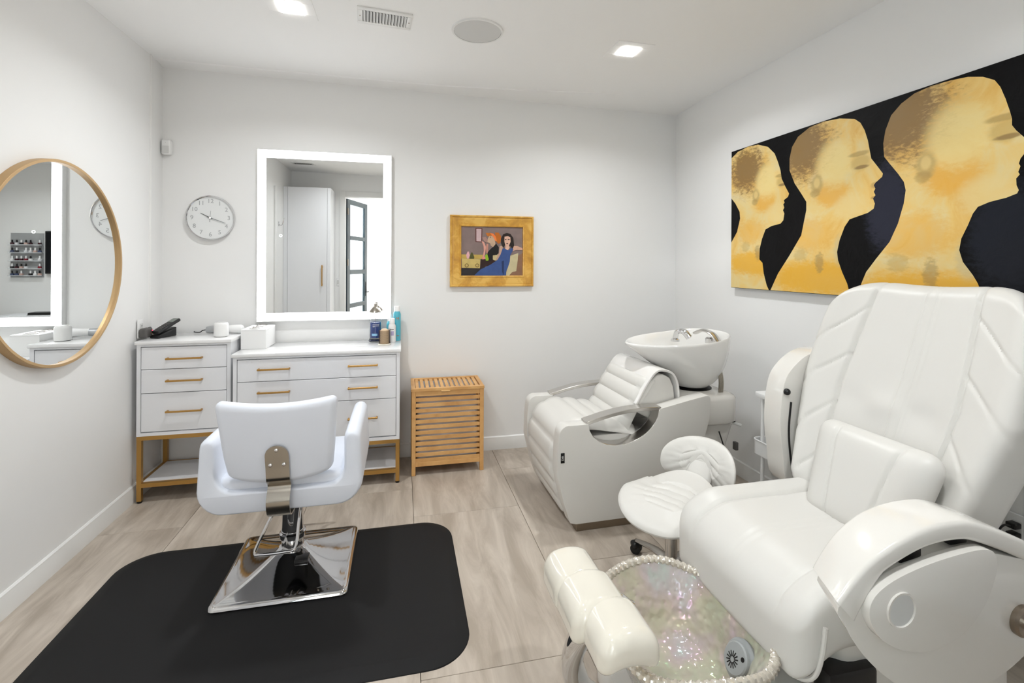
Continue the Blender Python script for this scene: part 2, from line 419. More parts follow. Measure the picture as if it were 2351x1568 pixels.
def outlet(lab, M, name='wall_outlet', wdt=.07):
    t = thing(name, lab, 'outlet')
    t.matrix_world = M
    MB().rcube(wdt, .008, .117, .004, (1, 1, 1), (0, -.003, 0), 2).build('cover_plate', M_plas, t)
    MB().rcube(.034, .004, .068, .0018, (1, 1, 1), (0, -.0085, 0), 2).build('socket_insert', M_plas2, t)
    for z in (.019, -.019):
        for dx in (-.006, .006): MB().box(dx - .001, dx + .001, -.0112, -.0095, z - .004, z + .004).build('slot', M_dark, t)
    return t
outlet('white double wall outlet above the narrow dresser on the left wall', Matrix.Translation((XL + .007, 3.535, 1.072)) @ Matrix.Rotation(PI / 2, 4, 'Z'))
outlet('white wall outlet low on the right wall behind the pedicure chair', Matrix.Translation((XR - .007, 1.40, .475)) @ Matrix.Rotation(-PI / 2, 4, 'Z'))
for z, nm, sg in ((.494, 'upper', 1), (.456, 'lower', -1)):
    t = thing('power_plug', 'black power plug in the %s socket of the right wall outlet' % nm, 'plug', (XR - .016, 1.40, z), group='black plugs in the right outlet')
    MB().rcube(.035, .034, .022, .005, (1, 1, 1), (-.0175, 0, 0), 2).build('body', M_black, t)
    MB().tube(smooth_path([(-.034, 0, 0), (-.05, sg * .012, -.004), (-.055, sg * .026, -.05), (-.03, sg * .034, -.2), (-.012, sg * .034, z * -.6)], 4), .004, 8).build('cable', M_black, t)
# plug-in charger on the left wall
t = thing('plug_in_charger', 'dark grey plug-in charger with red and orange lights beside the cordless phone', 'charger', (XL + .0185, 3.545, 1.045), PI / 2)
MB().rcube(.085, .045, .062, .012, (2, 2, 2), (-.012, -.0225, 0), 4).build('housing', M_grey, t)
MB().rcube(.03, .012, .058, .005, (1, 1, 1), (.045, -.018, .002), 2).build('side_clip', M_black, t)
for z, c in ((.012, (255, 40, 90)), (-.004, (255, 170, 60))):
    MB().cyl((.018, -.0445, z), (.018, -.0468, z), .0035, 10).build('indicator_light', mat('indicator', c, .4, emit=c, estr=1.5), t)

# ------------------------------------------------------------------ dressers
def dresser(name, lab, x0, x1, yf, yb, zbody, ztop, cuts, handles, zshelf, top_ov=.008, hz=None):
    cx = (x0 + x1) / 2; cy = (yf + yb) / 2
    t = thing(name, lab, 'dresser', (cx, cy, 0))
    W = True
    tt = .022
    # carcass: sides, bottom, back, frame rails
    th = .022
    b = MB().box(x0, x0 + th, yf, yb, zbody, ztop - tt).box(x1 - th, x1, yf, yb, zbody, ztop - tt).box(x0 + th, x1 - th, yf, yb, zbody, zbody + .020).box(x0 + th, x1 - th, yf, yb, cuts[0] + .004, ztop - tt).box(x0 + th, x1 - th, yf + .02, yb, zbody + .02, cuts[0] + .004)
    b.build('carcass', M_white, t, world=W)
    MB().box(x0 - top_ov, x1 + top_ov, yf - .012, yb, ztop - tt, ztop).build('top_slab', M_top, t, bevel=.004, seg=2, world=W)
    for i in range(len(cuts) - 1):
        zt, zb = cuts[i] - .002, cuts[i + 1] + .002
        d = MB().box(x0 + th + .003, x1 - th - .003, yf + .001, yf + .0195, zb, zt).build('drawer', M_white, t, bevel=.0012, seg=1, world=W)
        for (ha, hb) in handles:
            z = hz[i]
            h = MB().box(ha, hb, yf - .030, yf - .021, z - .005, z + .006).box(ha, ha + .010, yf - .022, yf + .001, z - .005, z + .006).box(hb - .010, hb, yf - .022, yf + .001, z - .005, z + .006)
            hh = h.build('handle', M_gold, d, bevel=.0012, seg=1)
            hh.location = (-cx, -cy, 0)
    q = .026
    for lx in (x0, x1 - q):
        for ly in (yf + .002, yb - q):
            lg = MB().box(lx, lx + q, ly, ly + q, .012, zbody - .026).build('leg', M_gold, t, bevel=.001, seg=1, world=W)
            ft = MB().lathe([(.012, .0), (.014, .004), (.014, .0125)], 12, (lx + q / 2 - cx, ly + q / 2 - cy, 0)).build('foot', M_rubr, lg)
    for zz_, nm in ((zbody - .026, 'upper_rail'), (zshelf - .028, 'shelf_rail')):
        r = MB()
        y0_, y1_ = yf + .002, yb
        if nm == 'upper_rail':
            r.box(x0, x1, y0_, y0_ + q, zz_, zz_ + .026).box(x0, x1, y1_ - q, y1_, zz_, zz_ + .026).box(x0, x0 + q, y0_ + q, y1_ - q, zz_, zz_ + .026).box(x1 - q, x1, y0_ + q, y1_ - q, zz_, zz_ + .026)
        else:
            r.box(x0 + q, x1 - q, y0_, y0_ + q, zz_, zz_ + .026).box(x0 + q, x1 - q, y1_ - q, y1_, zz_, zz_ + .026).box(x0, x0 + q, y0_ + q, y1_ - q, zz_, zz_ + .026).box(x1 - q, x1, y0_ + q, y1_ - q, zz_, zz_ + .026)
        r.build(nm, M_gold, t, world=W)
    MB().box(x0 + q, x1 - q, yf + .03, yb - q, zshelf - .018, zshelf + .002).build('shelf', M_white, t, world=W)
    return t
dresser('dresser', 'narrow white three-drawer dresser with gold legs in the left corner', -1.600, -1.072, 3.432, 3.80, .416, 1.006, [.968, .828, .680, .440], [(-1.433, -1.232)], .125, hz=[.895, .757, .565])
dresser('dresser', 'wide white dresser with gold handles below the lit mirror', -1.045, -.014, 3.385, 3.815, .300, .915, [.876, .733, .580, .326], [(-.899, -.707), (-.349, -.158)], .10, hz=[.812, .664, .460])

# ------------------------------------------------------------------ things on the dressers
t = thing('charging_cradle', 'black charging cradle under the cordless phone', 'phone cradle', (-1.52, 3.615, 1.0065), math.radians(-22))
def wedge(x0, x1, y0, y1, za0, za1, zb0, zb1):
    return MB().add([(x0, y0, za0), (x1, y0, za0), (x1, y1, zb0), (x0, y1, zb0), (x0, y0, za1), (x1, y0, za1), (x1, y1, zb1), (x0, y1, zb1)], [(0, 3, 2, 1), (4, 5, 6, 7), (0, 1, 5, 4), (1, 2, 6, 5), (2, 3, 7, 6), (3, 0, 4, 7)])
wedge(-.032, .032, -.085, .055, 0, .018, 0, .060).build('cradle_body', M_black, t, bevel=.005)
t = thing('cordless_phone', 'black cordless phone handset with a grey screen resting in its cradle', 'phone', (-1.52, 3.615, 1.0065), math.radians(-22))
Mx = Matrix.Translation((0, -.08, .034)) @ Matrix.Rotation(math.radians(22), 4, 'X')
MB().rcube(.054, .185, .022, .008, (2, 4, 1), (0, .095, 0), 3).xf(Mx).build('handset', M_black, t)
MB().rcube(.042, .048, .002, .0009, (1, 1, 1), (0, .152, .0115), 2).xf(Mx).build('screen', mat('lcd', (120, 126, 120), .15), t)
for r in range(5):
    for c in range(3):
        MB().rcube(.011, .009, .003, .0014, (1, 1, 1), (-.015 + c * .015, .035 + r * .016, .0115), 2).xf(Mx).build('key', M_grey, t)
t = thing('smart_speaker', 'white cylindrical speaker puck near the edge of the narrow dresser', 'speaker', (-1.168, 3.555, 1.0065))
MB().lathe([(.038, .001), (.043, .004), (.043, .075), (.040, .088), (.034, .094), (.034, .091), (.0, .091)], 36).build('body', M_plas, t)
MB().lathe([(.0365, .0), (.0365, .003)], 36).build('base_ring', M_grey, t)
MB().lathe([(.028, .092), (.030, .095)], 28).build('top_dial', M_plas2, t)
t = thing('hair_iron', 'silver and white hair styling iron lying behind the white speaker puck', 'styling iron', (-1.19, 3.70, 1.0065), math.radians(-8))
MB().tube([(-.04, 0, .03), (.03, 0, .03), (.06, 0, .03), (.10, 0, .03), (.115, 0, .03)], [.022, .026, .0295, .03, .024], 18).build('barrel', M_plas, t)
MB().tube([(-.04, 0, .03), (-.09, 0, .028), (-.12, 0, .026)], [.0235, .0265, .0225], 18).build('grip', mat('silver_plastic', (170, 172, 174), .3, metal=.4), t)
MB().tube(smooth_path([(-.115, 0, .026), (-.15, .005, .022), (-.18, .02, .006), (-.23, .05, .004), (-.25, .085, .004)], 5), .0035, 8).build('cord', M_black, t)
t = thing('tool_holder', 'white box tool holder with three round openings on the wide dresser', 'holder', (-.972, 3.675, .916))
x0, x1, y0, y1, hh = -.077, .077, -.125, .125, .132
m = MB().box(x0, x0 + .008, y0, y1, 0, hh - .01).box(x1 - .008, x1, y0, y1, 0, hh - .01).box(x0 + .008, x1 - .008, y0, y0 + .008, 0, hh - .01).box(x0 + .008, x1 - .008, y1 - .008, y1, 0, hh - .01).box(x0 + .008, x1 - .008, y0 + .008, y1 - .008, 0, .008)
m.build('box', M_plas, t)
MB().box(x0, x1, y0, y1, hh - .01, hh).build('lid_plate', M_plas, t, bevel=.0015, seg=1)
for yy in (-.075, 0.003, .08):
    MB().loft([[(r * cos(2 * PI * k / 28), yy + r * sin(2 * PI * k / 28), z) for k in range(28)] for r, z in ((.030, hh - .004), (.036, hh + .0), (.037, hh + .004), (.031, hh + .004), (.029, hh - .004))]).build('ring', M_silver, t)
# disinfectant jar
t = thing('disinfectant_jar', 'tall glass jar of blue disinfectant with a chrome lid on the wide dresser', 'jar', (-.193, 3.735, .9155))
MB().lathe([(.046, 0), (.049, .006), (.044, .018), (.043, .03), (.043, .185), (.040, .20), (.041, .215), (.039, .215), (.037, .20), (.040, .183), (.040, .028), (.0, .026)], 32).build('glass', M_glass, t)
MB().lathe([(.0385, .029), (.0393, .035), (.0393, .142), (.0, .143)], 32).build('liquid', mat('blue_liquid', (24, 66, 150), .1, spec=.3), t)
MB().lathe([(.047, .004), (.047, .012), (.0425, .02), (.0, .021)], 32).build('base', mat('navy_glass', (16, 32, 72), .08, coat=.5), t)
MB().lathe([(.044, .215), (.046, .219), (.040, .227), (.024, .245), (.012, .255), (.012, .275), (.014, .28), (.0, .28)], 28).build('lid', M_steel, t)
MB().cyl((0, 0, .1), (0, 0, .21), .003, 8).build('lift_rod', M_steel, t)
MB().tube([(.02, 0, .26), (.052, 0, .236), (.054, 0, .18)], .002, 6).build('hook', M_steel, t)
def wrap(r, a0, a1, z0, z1, n=10):
    m = MB(); V = []; 
    for i in range(n + 1):
        a = a0 + (a1 - a0) * i / n
        V += [(r * cos(a), r * sin(a), z0), (r * cos(a), r * sin(a), z1)]
    return m.add(V, [(2 * i, 2 * i + 2, 2 * i + 3, 2 * i + 1) for i in range(n)])
M_print = mat('white_print', (225, 232, 245), .5)
m = MB()
for r_, z in enumerate((.125, .117, .110)):
    a = -2.0
    rnd = random.Random(r_)
    while a < -1.05 - .3 * r_ * (r_ == 2):
        da = rnd.uniform(.06, .16); q = wrap(.0437, a, a + da, z, z + (.0045 if r_ == 0 else .003), 2); m.add(q.v, q.f); a += da + .045
m.build('small_print', M_print, t)
wrap(.0437, -2.15, -1.2, .045, .062).build('label_band', mat('pale_blue_label', (140, 190, 224), .5), t)
M_aqua = mat('aqua_bottle', (92, 186, 206), .3)
M_cap = mat('bottle_cap', (246, 246, 246), .35)
def bottle(name, lab, loc, r, h, shoulder, cap, mbody, cone=False, group=None, cat='bottle'):
    t = thing(name, lab, cat, loc, group=group)
    MB().lathe([(r * .96, 0), (r, .004), (r, h - shoulder), (r * .9, h - shoulder * .6), (r * .6, h - .002), (r * .6, h)], 24).build('body', mbody, t)
    if cone: MB().lathe([(r * .72, h - .004), (r * .66, h + .012), (r * .30, h + cap), (r * .2, h + cap + .003)], 20).build('cap', M_cap, t)
    else: MB().lathe([(r * .72, h - .006), (r * .72, h + cap), (r * .66, h + cap + .003)], 20).build('cap', M_cap, t)
    return t
b1 = bottle('spray_bottle', 'aqua bottle with white cone cap behind the white bottle on the dresser', (-.088, 3.765, .9155), .027, .15, .03, .05, M_aqua, True)
text_mesh('M', .03, mat('copper_print', (196, 120, 70), .4), 'printed_letter', b1, Matrix.Translation((0, -.0275, .11)) @ Matrix.Rotation(PI / 2, 4, 'X'))
b2 = bottle('hairspray_can', 'tallest aqua hairspray can at the right end of the wide dresser', (-.038, 3.75, .9155), .0285, .225, .03, .030, M_aqua)
text_mesh('M', .03, mat('copper_print2', (196, 120, 70), .4), 'printed_letter', b2, Matrix.Translation((.006, -.029, .165)) @ Matrix.Rotation(PI / 2, 4, 'X'))
wrap(.0288, -1.6, -1.0, .035, .040).build('copper_stripe', mat('copper_stripe', (190, 110, 60), .4), b2)
b3 = bottle('lotion_bottle', 'white bottle with lilac label in front of the aqua bottles', (-.072, 3.695, .9155), .0270, .138, .025, .032, M_plas)
wrap(.0272, -1.9, -1.1, .048, .080).build('label', mat('lilac_label', (180, 172, 206), .6), b3)
wrap(.0272, -2.0, -1.1, .090, .094).build('print_line', M_grey, b3)
t = thing('glass_canister', 'small clear glass canister with white label behind the round hairbrush', 'canister', (-.118, 3.66, .9155))
MB().lathe([(.030, 0), (.032, .003), (.032, .085), (.0345, .088), (.0345, .1), (.031, .1), (.030, .006), (.0, .005)], 28).build('glass', M_glass, t)
wrap(.0325, -2.4, -.7, .055, .092).build('label', mat('paper_label', (232, 234, 240), .6), t)
t = thing('round_hairbrush', 'brown bristled round hairbrush standing on a white base', 'hairbrush', (-.122, 3.57, .9155)); t.scale = (1.3, 1.3, 1.25)
MB().lathe([(.034, 0), (.036, .003), (.034, .007), (.0, .007)], 28).build('base', M_ivory, t)
MB().lathe([(.024, .006), (.024, .080), (.018, .086), (.012, .090), (.0, .090)], 24).build('barrel', mat('brush_barrel', (214, 186, 152), .5), t)
m = MB()
for i in range(15):
    for k in range(26):
        a = 2 * PI * (k + .5 * (i % 2)) / 26; z = .011 + i * .005
        d = Vector((cos(a), sin(a), 0)); s_ = Vector((-sin(a), cos(a), 0)) * .0014; u_ = Vector((0, 0, .0014)); p = d * .0235 + Vector((0, 0, z)); e = d * .0345 + Vector((0, 0, z))
        m.add([p - s_, p + s_, p + u_, e], [(0, 1, 3), (1, 2, 3), (2, 0, 3)])
o = m.build('bristles', mat('bristle', (64, 44, 34), .6), t); o['kind'] = 'stuff'

# ------------------------------------------------------------------ hamper
hx0, hx1, hy0, hy1, hz1 = .068, .580, 3.468, 3.80, .612
t = thing('laundry_hamper', 'slatted bamboo laundry hamper with lid against the back wall', 'hamper', ((hx0 + hx1) / 2, (hy0 + hy1) / 2, 0))
W = True
q = .028
for a in (hx0, hx1 - q):
    for b_ in (hy0, hy1 - q): MB().box(a, a + q, b_, b_ + q, 0, hz1 - .018).build('post', M_bamboo, t, bevel=.002, seg=1, world=W)
MB().box(hx0 + q, hx1 - q, hy0 + .004, hy0 + .022, hz1 - .055, hz1 - .018).build('front_rail', M_bamboo, t, bevel=.0015, seg=1, world=W)
MB().box(hx0 + q, hx1 - q, hy0 + .004, hy0 + .022, .062, .092).build('front_rail', M_bamboo, t, bevel=.0015, seg=1, world=W)
slat = None
zs = [.105 + k * (.532 - .105) / 11 for k in range(12)]
for z in zs:
    MB().box(hx0 + q, hx1 - q, hy0 + .006, hy0 + .014, z - .0125, z + .0125).build('slat', M_bamboo, t, bevel=.001, seg=1, world=W)
for xx in (hx0 + .006, hx1 - .014):
    for z in zs: MB().box(xx, xx + .008, hy0 + q, hy1 - q, z - .0125, z + .0125).build('side_slat', M_bamboo, t, world=W)
    MB().box(xx, xx + .014, hy0 + q, hy1 - q, hz1 - .055, hz1 - .018).build('side_rail', M_bamboo, t, world=W)
lid = MB().box(hx0 - .003, hx1 + .003, hy0 - .004, hy0 + .030, hz1 - .018, hz1).box(hx0 - .003, hx1 + .003, hy1 - .030, hy1, hz1 - .018, hz1).box(hx0 - .003, hx0 + .024, hy0 + .03, hy1 - .03, hz1 - .018, hz1).box(hx1 - .024, hx1 + .003, hy0 + .03, hy1 - .03, hz1 - .018, hz1).build('lid', M_bamboo, t, world=W)
ns = 13; span = hx1 - hx0 - .048
for k in range(ns):
    xx = hx0 + .024 + .004 + k * span / ns; 
    o = MB().box(xx, xx + span / ns - .0125, hy0 + .03, hy1 - .03, hz1 - .014, hz1 - .003).build('lid_slat', M_bamboo, lid, bevel=.001, seg=1); o.location = (-t.location[0], -t.location[1], 0)
MB().box((hx0 + hx1) / 2 - .05, (hx0 + hx1) / 2 + .012, hy0 - .010, hy0 + .0, hz1 - .026, hz1 - .017).build('lid_pull', mat('pale_bamboo', (232, 190, 130), .5), t, bevel=.003, world=W)
def lin_fn(p):
    return (p.x + .004 * sin(p.z * 31 + p.y * 20), p.y + .003 * sin(p.x * 24 + p.z * 13) + .002 * sin(p.z * 47), p.z)
MB().rcube(hx1 - hx0 - .075, hy1 - hy0 - .044, .45, .03, (16, 8, 20), ((hx0 + hx1) / 2, (hy0 + hy1) / 2, .095 + .225), 3, lin_fn).build('liner', M_linen, t, world=W)
MB().box(hx0 + .01, hx1 - .01, hy0 + .03, hy1 - .01, .072, .084).build('bottom_panel', M_bamboo, t, world=W)

# ------------------------------------------------------------------ pictures
def flatpoly(pts, fn, name, m, parent):
    return MB().poly([fn(*p) for p in pts]).build(name, m, parent, flip=False)
t = thing('framed_painting', 'small gold framed painting of two seated women on the back wall', 'painting', (.704, YB, 1.595))
FW, FH = .339, .284
def framering(w0, h0, w1, h1, y0, y1): # outer (w0,h0,y0) to inner (w1,h1,y1)
    R = lambda w_, h_, y: [(-w_, y, -h_), (w_, y, -h_), (w_, y, h_), (-w_, y, h_)]
    return R(w0, h0, y0), R(w1, h1, y1)
m = MB(); prof = [(0, 0), (0, -.026), (.006, -.033), (.013, -.032), (.017, -.024), (.030, -.026), (.075, -.018), (.080, -.024), (.087, -.022), (.090, -.010), (.090, 0)]
rings = []
for d, y in prof: rings.append([(-FW + d, y, -FH + d), (FW - d, y, -FH + d), (FW - d, y, FH - d), (-FW + d, y, FH - d)])
m.loft(rings, closed=True)
m.build('gold_frame', streaky('gilt', (150, 98, 30), (214, 160, 62), (1, 1, 1), 9., .32, .25, (232, 186, 92), spec=.7, p0=.12, p1=.5), t, ang=15)
PW, PH = FW - .089, FH - .089
PB = mat('painted_mauve', (134, 116, 112), .7, var=.1, vscale=14)
MB().box(-PW - .004, PW + .004, -.012, -.008, -PH - .004, PH + .004).build('canvas', PB, t)
lay = [0]
def pp(pts, rgb, name, var=.08):
    lay[0] += 1
    y = -.0122 - .00018 * lay[0]
    f = lambda a, b: (-PW + 2 * PW * min(1, max(0, (a - 397) / (1585 - 397))), y, PH - 2 * PH * min(1, max(0, (b - 320) / (1277 - 320))))
    return flatpoly(pts, f, name, mat('paint_' + name, rgb, .65, var=var, vscale=25), t)
pp([(1470, 900), (1585, 830), (1585, 1277), (1300, 1277), (1420, 1180)], (140, 104, 80), 'painted_sofa')
pp([(397, 1130), (760, 1120), (900, 1060), (700, 1277), (397, 1277)], (44, 40, 42), 'painted_shadow')
pp([(397, 865), (820, 870), (800, 955), (397, 945)], (196, 166, 84), 'painted_tabletop')
pp([(408, 945), (760, 960), (752, 1135), (410, 1125)], (206, 182, 110), 'painted_table_apron')
pp([(665, 348), (797, 350), (790, 628), (668, 622)], (92, 40, 30), 'painted_picture_frame')
pp([(682, 365), (780, 365), (775, 610), (684, 605)], (206, 178, 180), 'painted_picture')
pp([(515, 810), (545, 810), (558, 900), (540, 945), (505, 948), (490, 880)], (228, 176, 180), 'painted_pink_vase')
pp([(590, 825), (608, 825), (645, 915), (640, 950), (550, 950), (552, 910)], (84, 84, 40), 'painted_green_vase')
pp([(990, 870), (1100, 850), (1080, 970), (1000, 1000)], (206, 188, 140), 'painted_cushion')
pp([(1330, 890), (1500, 830), (1490, 960), (1460, 1190), (1380, 1210), (1320, 1277), (1250, 1277), (1280, 1150), (1330, 990)], (202, 190, 150), 'painted_chair')
pp([(770, 960), (880, 960), (1000, 960), (1060, 990), (930, 1080), (800, 1120), (755, 1140)], (46, 24, 20), 'painted_dark_skirt')
pp([(860, 440), (960, 440), (1000, 470), (960, 520), (890, 500)], (192, 112, 40), 'painted_fringe')
pp([(1040, 430), (1110, 430), (1160, 500), (1150, 620), (1110, 655), (1060, 600)], (190, 104, 24), 'painted_red_hair')
pp([(930, 500), (990, 490), (1035, 560), (1050, 660), (1010, 720), (960, 690), (945, 640), (890, 620), (900, 560)], (200, 168, 140), 'painted_face')
pp([(945, 445), (1010, 450), (1050, 500), (1075, 590), (1050, 600), (1015, 530)], (238, 128, 64), 'painted_headband')
pp([(780, 600), (830, 620), (870, 720), (850, 860), (830, 930), (800, 920), (825, 800), (820, 700)], (218, 158, 142), 'painted_arm')
pp([(880, 650), (912, 660), (905, 850), (870, 830), (865, 740)], (196, 140, 124), 'painted_forearm')
pp([(790, 530), (860, 520), (900, 570), (890, 640), (830, 600)], (168, 132, 122), 'painted_hand')
pp([(1060, 645), (1115, 720), (1110, 830), (1080, 870), (1000, 880), (1000, 960), (940, 990), (890, 900), (900, 820), (960, 750), (1020, 700)], (16, 14, 14), 'painted_black_top')
pp([(850, 890), (890, 850), (920, 950), (910, 985), (865, 985)], (146, 186, 40), 'painted_lime_cloth')
pp([(795, 920), (850, 905), (860, 950), (800, 965)], (222, 140, 136), 'painted_elbow')
pp([(1180, 690), (1130, 700), (1120, 830), (1060, 960), (1100, 970), (1170, 820), (1200, 740)], (196, 160, 140), 'painted_left_arm')
pp([(1380, 690), (1480, 690), (1585, 735), (1585, 770), (1450, 770), (1370, 800)], (216, 170, 148), 'painted_right_arm')
pp([(1190, 740), (1250, 740), (1300, 780), (1370, 720), (1400, 760), (1340, 880), (1330, 1000), (1290, 1130), (1260, 1200), (1260, 1277), (640, 1277), (760, 1160), (960, 1060), (1090, 970), (1150, 860)], (58, 84, 140), 'painted_blue_dress')
pp([(1170, 1000), (1215, 980), (1215, 1277), (1180, 1200)], (38, 54, 96), 'painted_dress_fold')
pp([(1200, 460), (1270, 436), (1340, 450), (1395, 530), (1415, 680), (1385, 750), (1340, 690), (1230, 680), (1200, 730), (1160, 640), (1165, 540)], (34, 22, 18), 'painted_dark_hair')
pp([(1225, 510), (1290, 495), (1340, 520), (1345, 610), (1310, 690), (1330, 720), (1290, 775), (1240, 750), (1240, 680), (1222, 600)], (224, 180, 158), 'painted_woman_face')
pp([(1255, 640), (1280, 632), (1300, 642), (1280, 660)], (60, 14, 20), 'painted_lips')
pp([(1230, 560), (1262, 552), (1262, 570), (1235, 575)], (60, 44, 40), 'painted_eye')
pp([(1290, 552), (1328, 556), (1320, 574), (1292, 570)], (60, 44, 40), 'painted_eye')
pp([(940, 520), (960, 512), (952, 540)], (60, 44, 40), 'painted_eye')
for cx_ in (500, 700): 
    lay[0] += 1; y = -.0122 - .00018 * lay[0]
    k = 2 * PW / (1585 - 397)
    MB().loft([[(-PW + (cx_ - 397) * k + r * k * cos(2 * PI * q_ / 20), y, PH - (1055 - 320) * k + r * k * sin(2 * PI * q_ / 20)) for q_ in range(20)] for r in (26, 36)], cap=False).build('painted_ring', mat('paint_ring', (112, 88, 40), .7), t)

t = thing('head_painting', 'wide black canvas with three golden profile heads on the right wall', 'painting', (XR - .002, 1.95, 1.817))
PY0, PY1, PZ0, PZ1 = .80, 3.05, 1.3315, 2.306
def skin(name, cs, sc, bump=.3, p0=.3, p1=.7):
    m = bpy.data.materials.new(name); m.use_nodes = True; nt = m.node_tree; b = nt.nodes['Principled BSDF']; L = nt.links.new
    tc = nt.nodes.new('ShaderNodeTexCoord'); n = nt.nodes.new('ShaderNodeTexNoise'); n.inputs['Scale'].default_value = sc; n.inputs['Detail'].default_value = 6; n.inputs['Roughness'].default_value = .6; n.inputs['Distortion'].default_value = .8
    L(tc.outputs['Object'], n.inputs['Vector']); r = nt.nodes.new('ShaderNodeValToRGB'); e = r.color_ramp.elements
    e[0].position = p0; e[1].position = p1; e[0].color = (*lin(cs[0]), 1); e[1].color = (*lin(cs[-1]), 1)
    for i, c in enumerate(cs[1:-1]): 
        x = e.new(p0 + (p1 - p0) * (i + 1) / (len(cs) - 1)); x.color = (*lin(c), 1)
    L(n.outputs['Fac'], r.inputs['Fac']); L(r.outputs['Color'], b.inputs['Base Color'])
    bp = nt.nodes.new('ShaderNodeBump'); bp.inputs['Strength'].default_value = bump; bp.inputs['Distance'].default_value = .003; L(n.outputs['Fac'], bp.inputs['Height']); L(bp.outputs['Normal'], b.inputs['Normal'])
    b.inputs['Roughness'].default_value = .55
    return m
def paint_mat(name, cs, sc, spots, bump=.3, p0=.3, p1=.7, rough=.55, spec=.5, nscale=22.):
    """paint with soft brushed patches: spots = (y, z, ry, rz, rgb, strength, noise)"""
    m = skin(name, cs, sc, bump, p0, p1); nt = m.node_tree; L = nt.links.new; b = nt.nodes['Principled BSDF']
    b.inputs['Roughness'].default_value = rough; b.inputs['Specular IOR Level'].default_value = spec
    cur = b.inputs['Base Color'].links[0].from_socket
    tc = nt.nodes.new('ShaderNodeTexCoord'); nz = nt.nodes.new('ShaderNodeTexNoise'); nz.inputs['Scale'].default_value = nscale; nz.inputs['Detail'].default_value = 7; nz.inputs['Roughness'].default_value = .7
    mpn = nt.nodes.new('ShaderNodeMapping'); mpn.inputs['Scale'].default_value = (1, 1, 2.2); mpn.inputs['Rotation'].default_value = (.6, 0, 0)
    L(tc.outputs['Object'], mpn.inputs['Vector']); L(mpn.outputs[0], nz.inputs['Vector'])
    for (y, z, ry_, rz_, rgb, st_, ns_) in spots:
        mp = nt.nodes.new('ShaderNodeMapping'); mp.vector_type = 'POINT'
        mp.inputs['Scale'].default_value = (0, 1 / ry_, 1 / rz_); mp.inputs['Location'].default_value = (0, -(y - 1.95) / ry_, -(z - 1.817) / rz_)
        L(tc.outputs['Object'], mp.inputs['Vector'])
        ln = nt.nodes.new('ShaderNodeVectorMath'); ln.operation = 'LENGTH'; L(mp.outputs[0], ln.inputs[0])
        ad = nt.nodes.new('ShaderNodeMath'); ad.operation = 'MULTIPLY_ADD'; L(nz.outputs['Fac'], ad.inputs[0]); ad.inputs[1].default_value = ns_ * 2; L(ln.outputs['Value'], ad.inputs[2])
        mr = nt.nodes.new('ShaderNodeMapRange'); mr.interpolation_type = 'SMOOTHSTEP'
        mr.inputs['From Min'].default_value = .55 + ns_; mr.inputs['From Max'].default_value = 1.1 + ns_; mr.inputs['To Min'].default_value = st_; mr.inputs['To Max'].default_value = 0
        L(ad.outputs[0], mr.inputs['Value'])
        mx = nt.nodes.new('ShaderNodeMix'); mx.data_type = 'RGBA'; L(mr.outputs[0], mx.inputs['Factor']); L(cur, mx.inputs['A']); mx.inputs['B'].default_value = (*lin(rgb), 1)
        cur = mx.outputs['Result']
    L(cur, b.inputs['Base Color'])
    return m
M_cv = paint_mat('black_paint', [(3, 3, 4), (10, 10, 12), (5, 5, 6)], 10., [(1.90, 1.78, .13, .26, (48, 50, 64), .8, .5), (1.42, 1.62, .16, .25, (38, 42, 52), .6, .6), (1.30, 1.50, .22, .2, (30, 32, 38), .6, .6)], 1., .3, .7, .5, .12, 30.)
SK = [(224, 176, 84), (232, 196, 116), (228, 204, 140), (224, 206, 156)]
def head_mat(nm, cy, cz, sc_):
    """spots placed relative to the ear of a head of scale sc_ (profile faces -y)"""
    P_ = lambda dy, dz, ry_, rz_, c, st_, ns_: (cy + dy * sc_, cz + dz * sc_, ry_ * sc_, rz_ * sc_, c, st_, ns_)
    return paint_mat(nm, SK, 5., [
        P_(.10, .22, .27, .24, (196, 152, 78), .7, .5), P_(.12, .24, .22, .2, (112, 84, 46), .75, 1.1),
        P_(-.10, -.06, .13, .10, (228, 168, 52), .75, .5), P_(.06, -.30, .2, .12, (226, 170, 60), .5, .6), P_(-.02, -.56, .5, .12, (230, 172, 30), .85, .5),
        P_(-.12, .10, .14, .16, (236, 212, 142), .8, .4), P_(-.22, -.16, .12, .09, (232, 206, 140), .7, .4),
        P_(.0, .0, .050, .066, (186, 160, 98), .75, .25), P_(.0, .01, .026, .036, (226, 198, 128), .8, .2), P_(.012, -.05, .04, .03, (170, 140, 78), .6, .3),
        P_(-.285, .075, .065, .050, (206, 176, 104), .85, .3), P_(-.29, .050, .050, .012, (138, 108, 60), .8, .25), P_(-.275, .125, .07, .016, (176, 146, 82), .75, .3),
        P_(-.37, -.06, .03, .02, (190, 150, 84), .7, .3), P_(-.37, -.125, .03, .010, (160, 118, 62), .7, .3),
        P_(-.02, -.47, .035, .07, (140, 120, 80), .5, .8), P_(.12, -.42, .06, .05, (182, 158, 100), .4, .8), P_(-.16, -.40, .05, .1, (206, 188, 138), .7, .5)], .35, .3, .7, .5, .5, 24.)
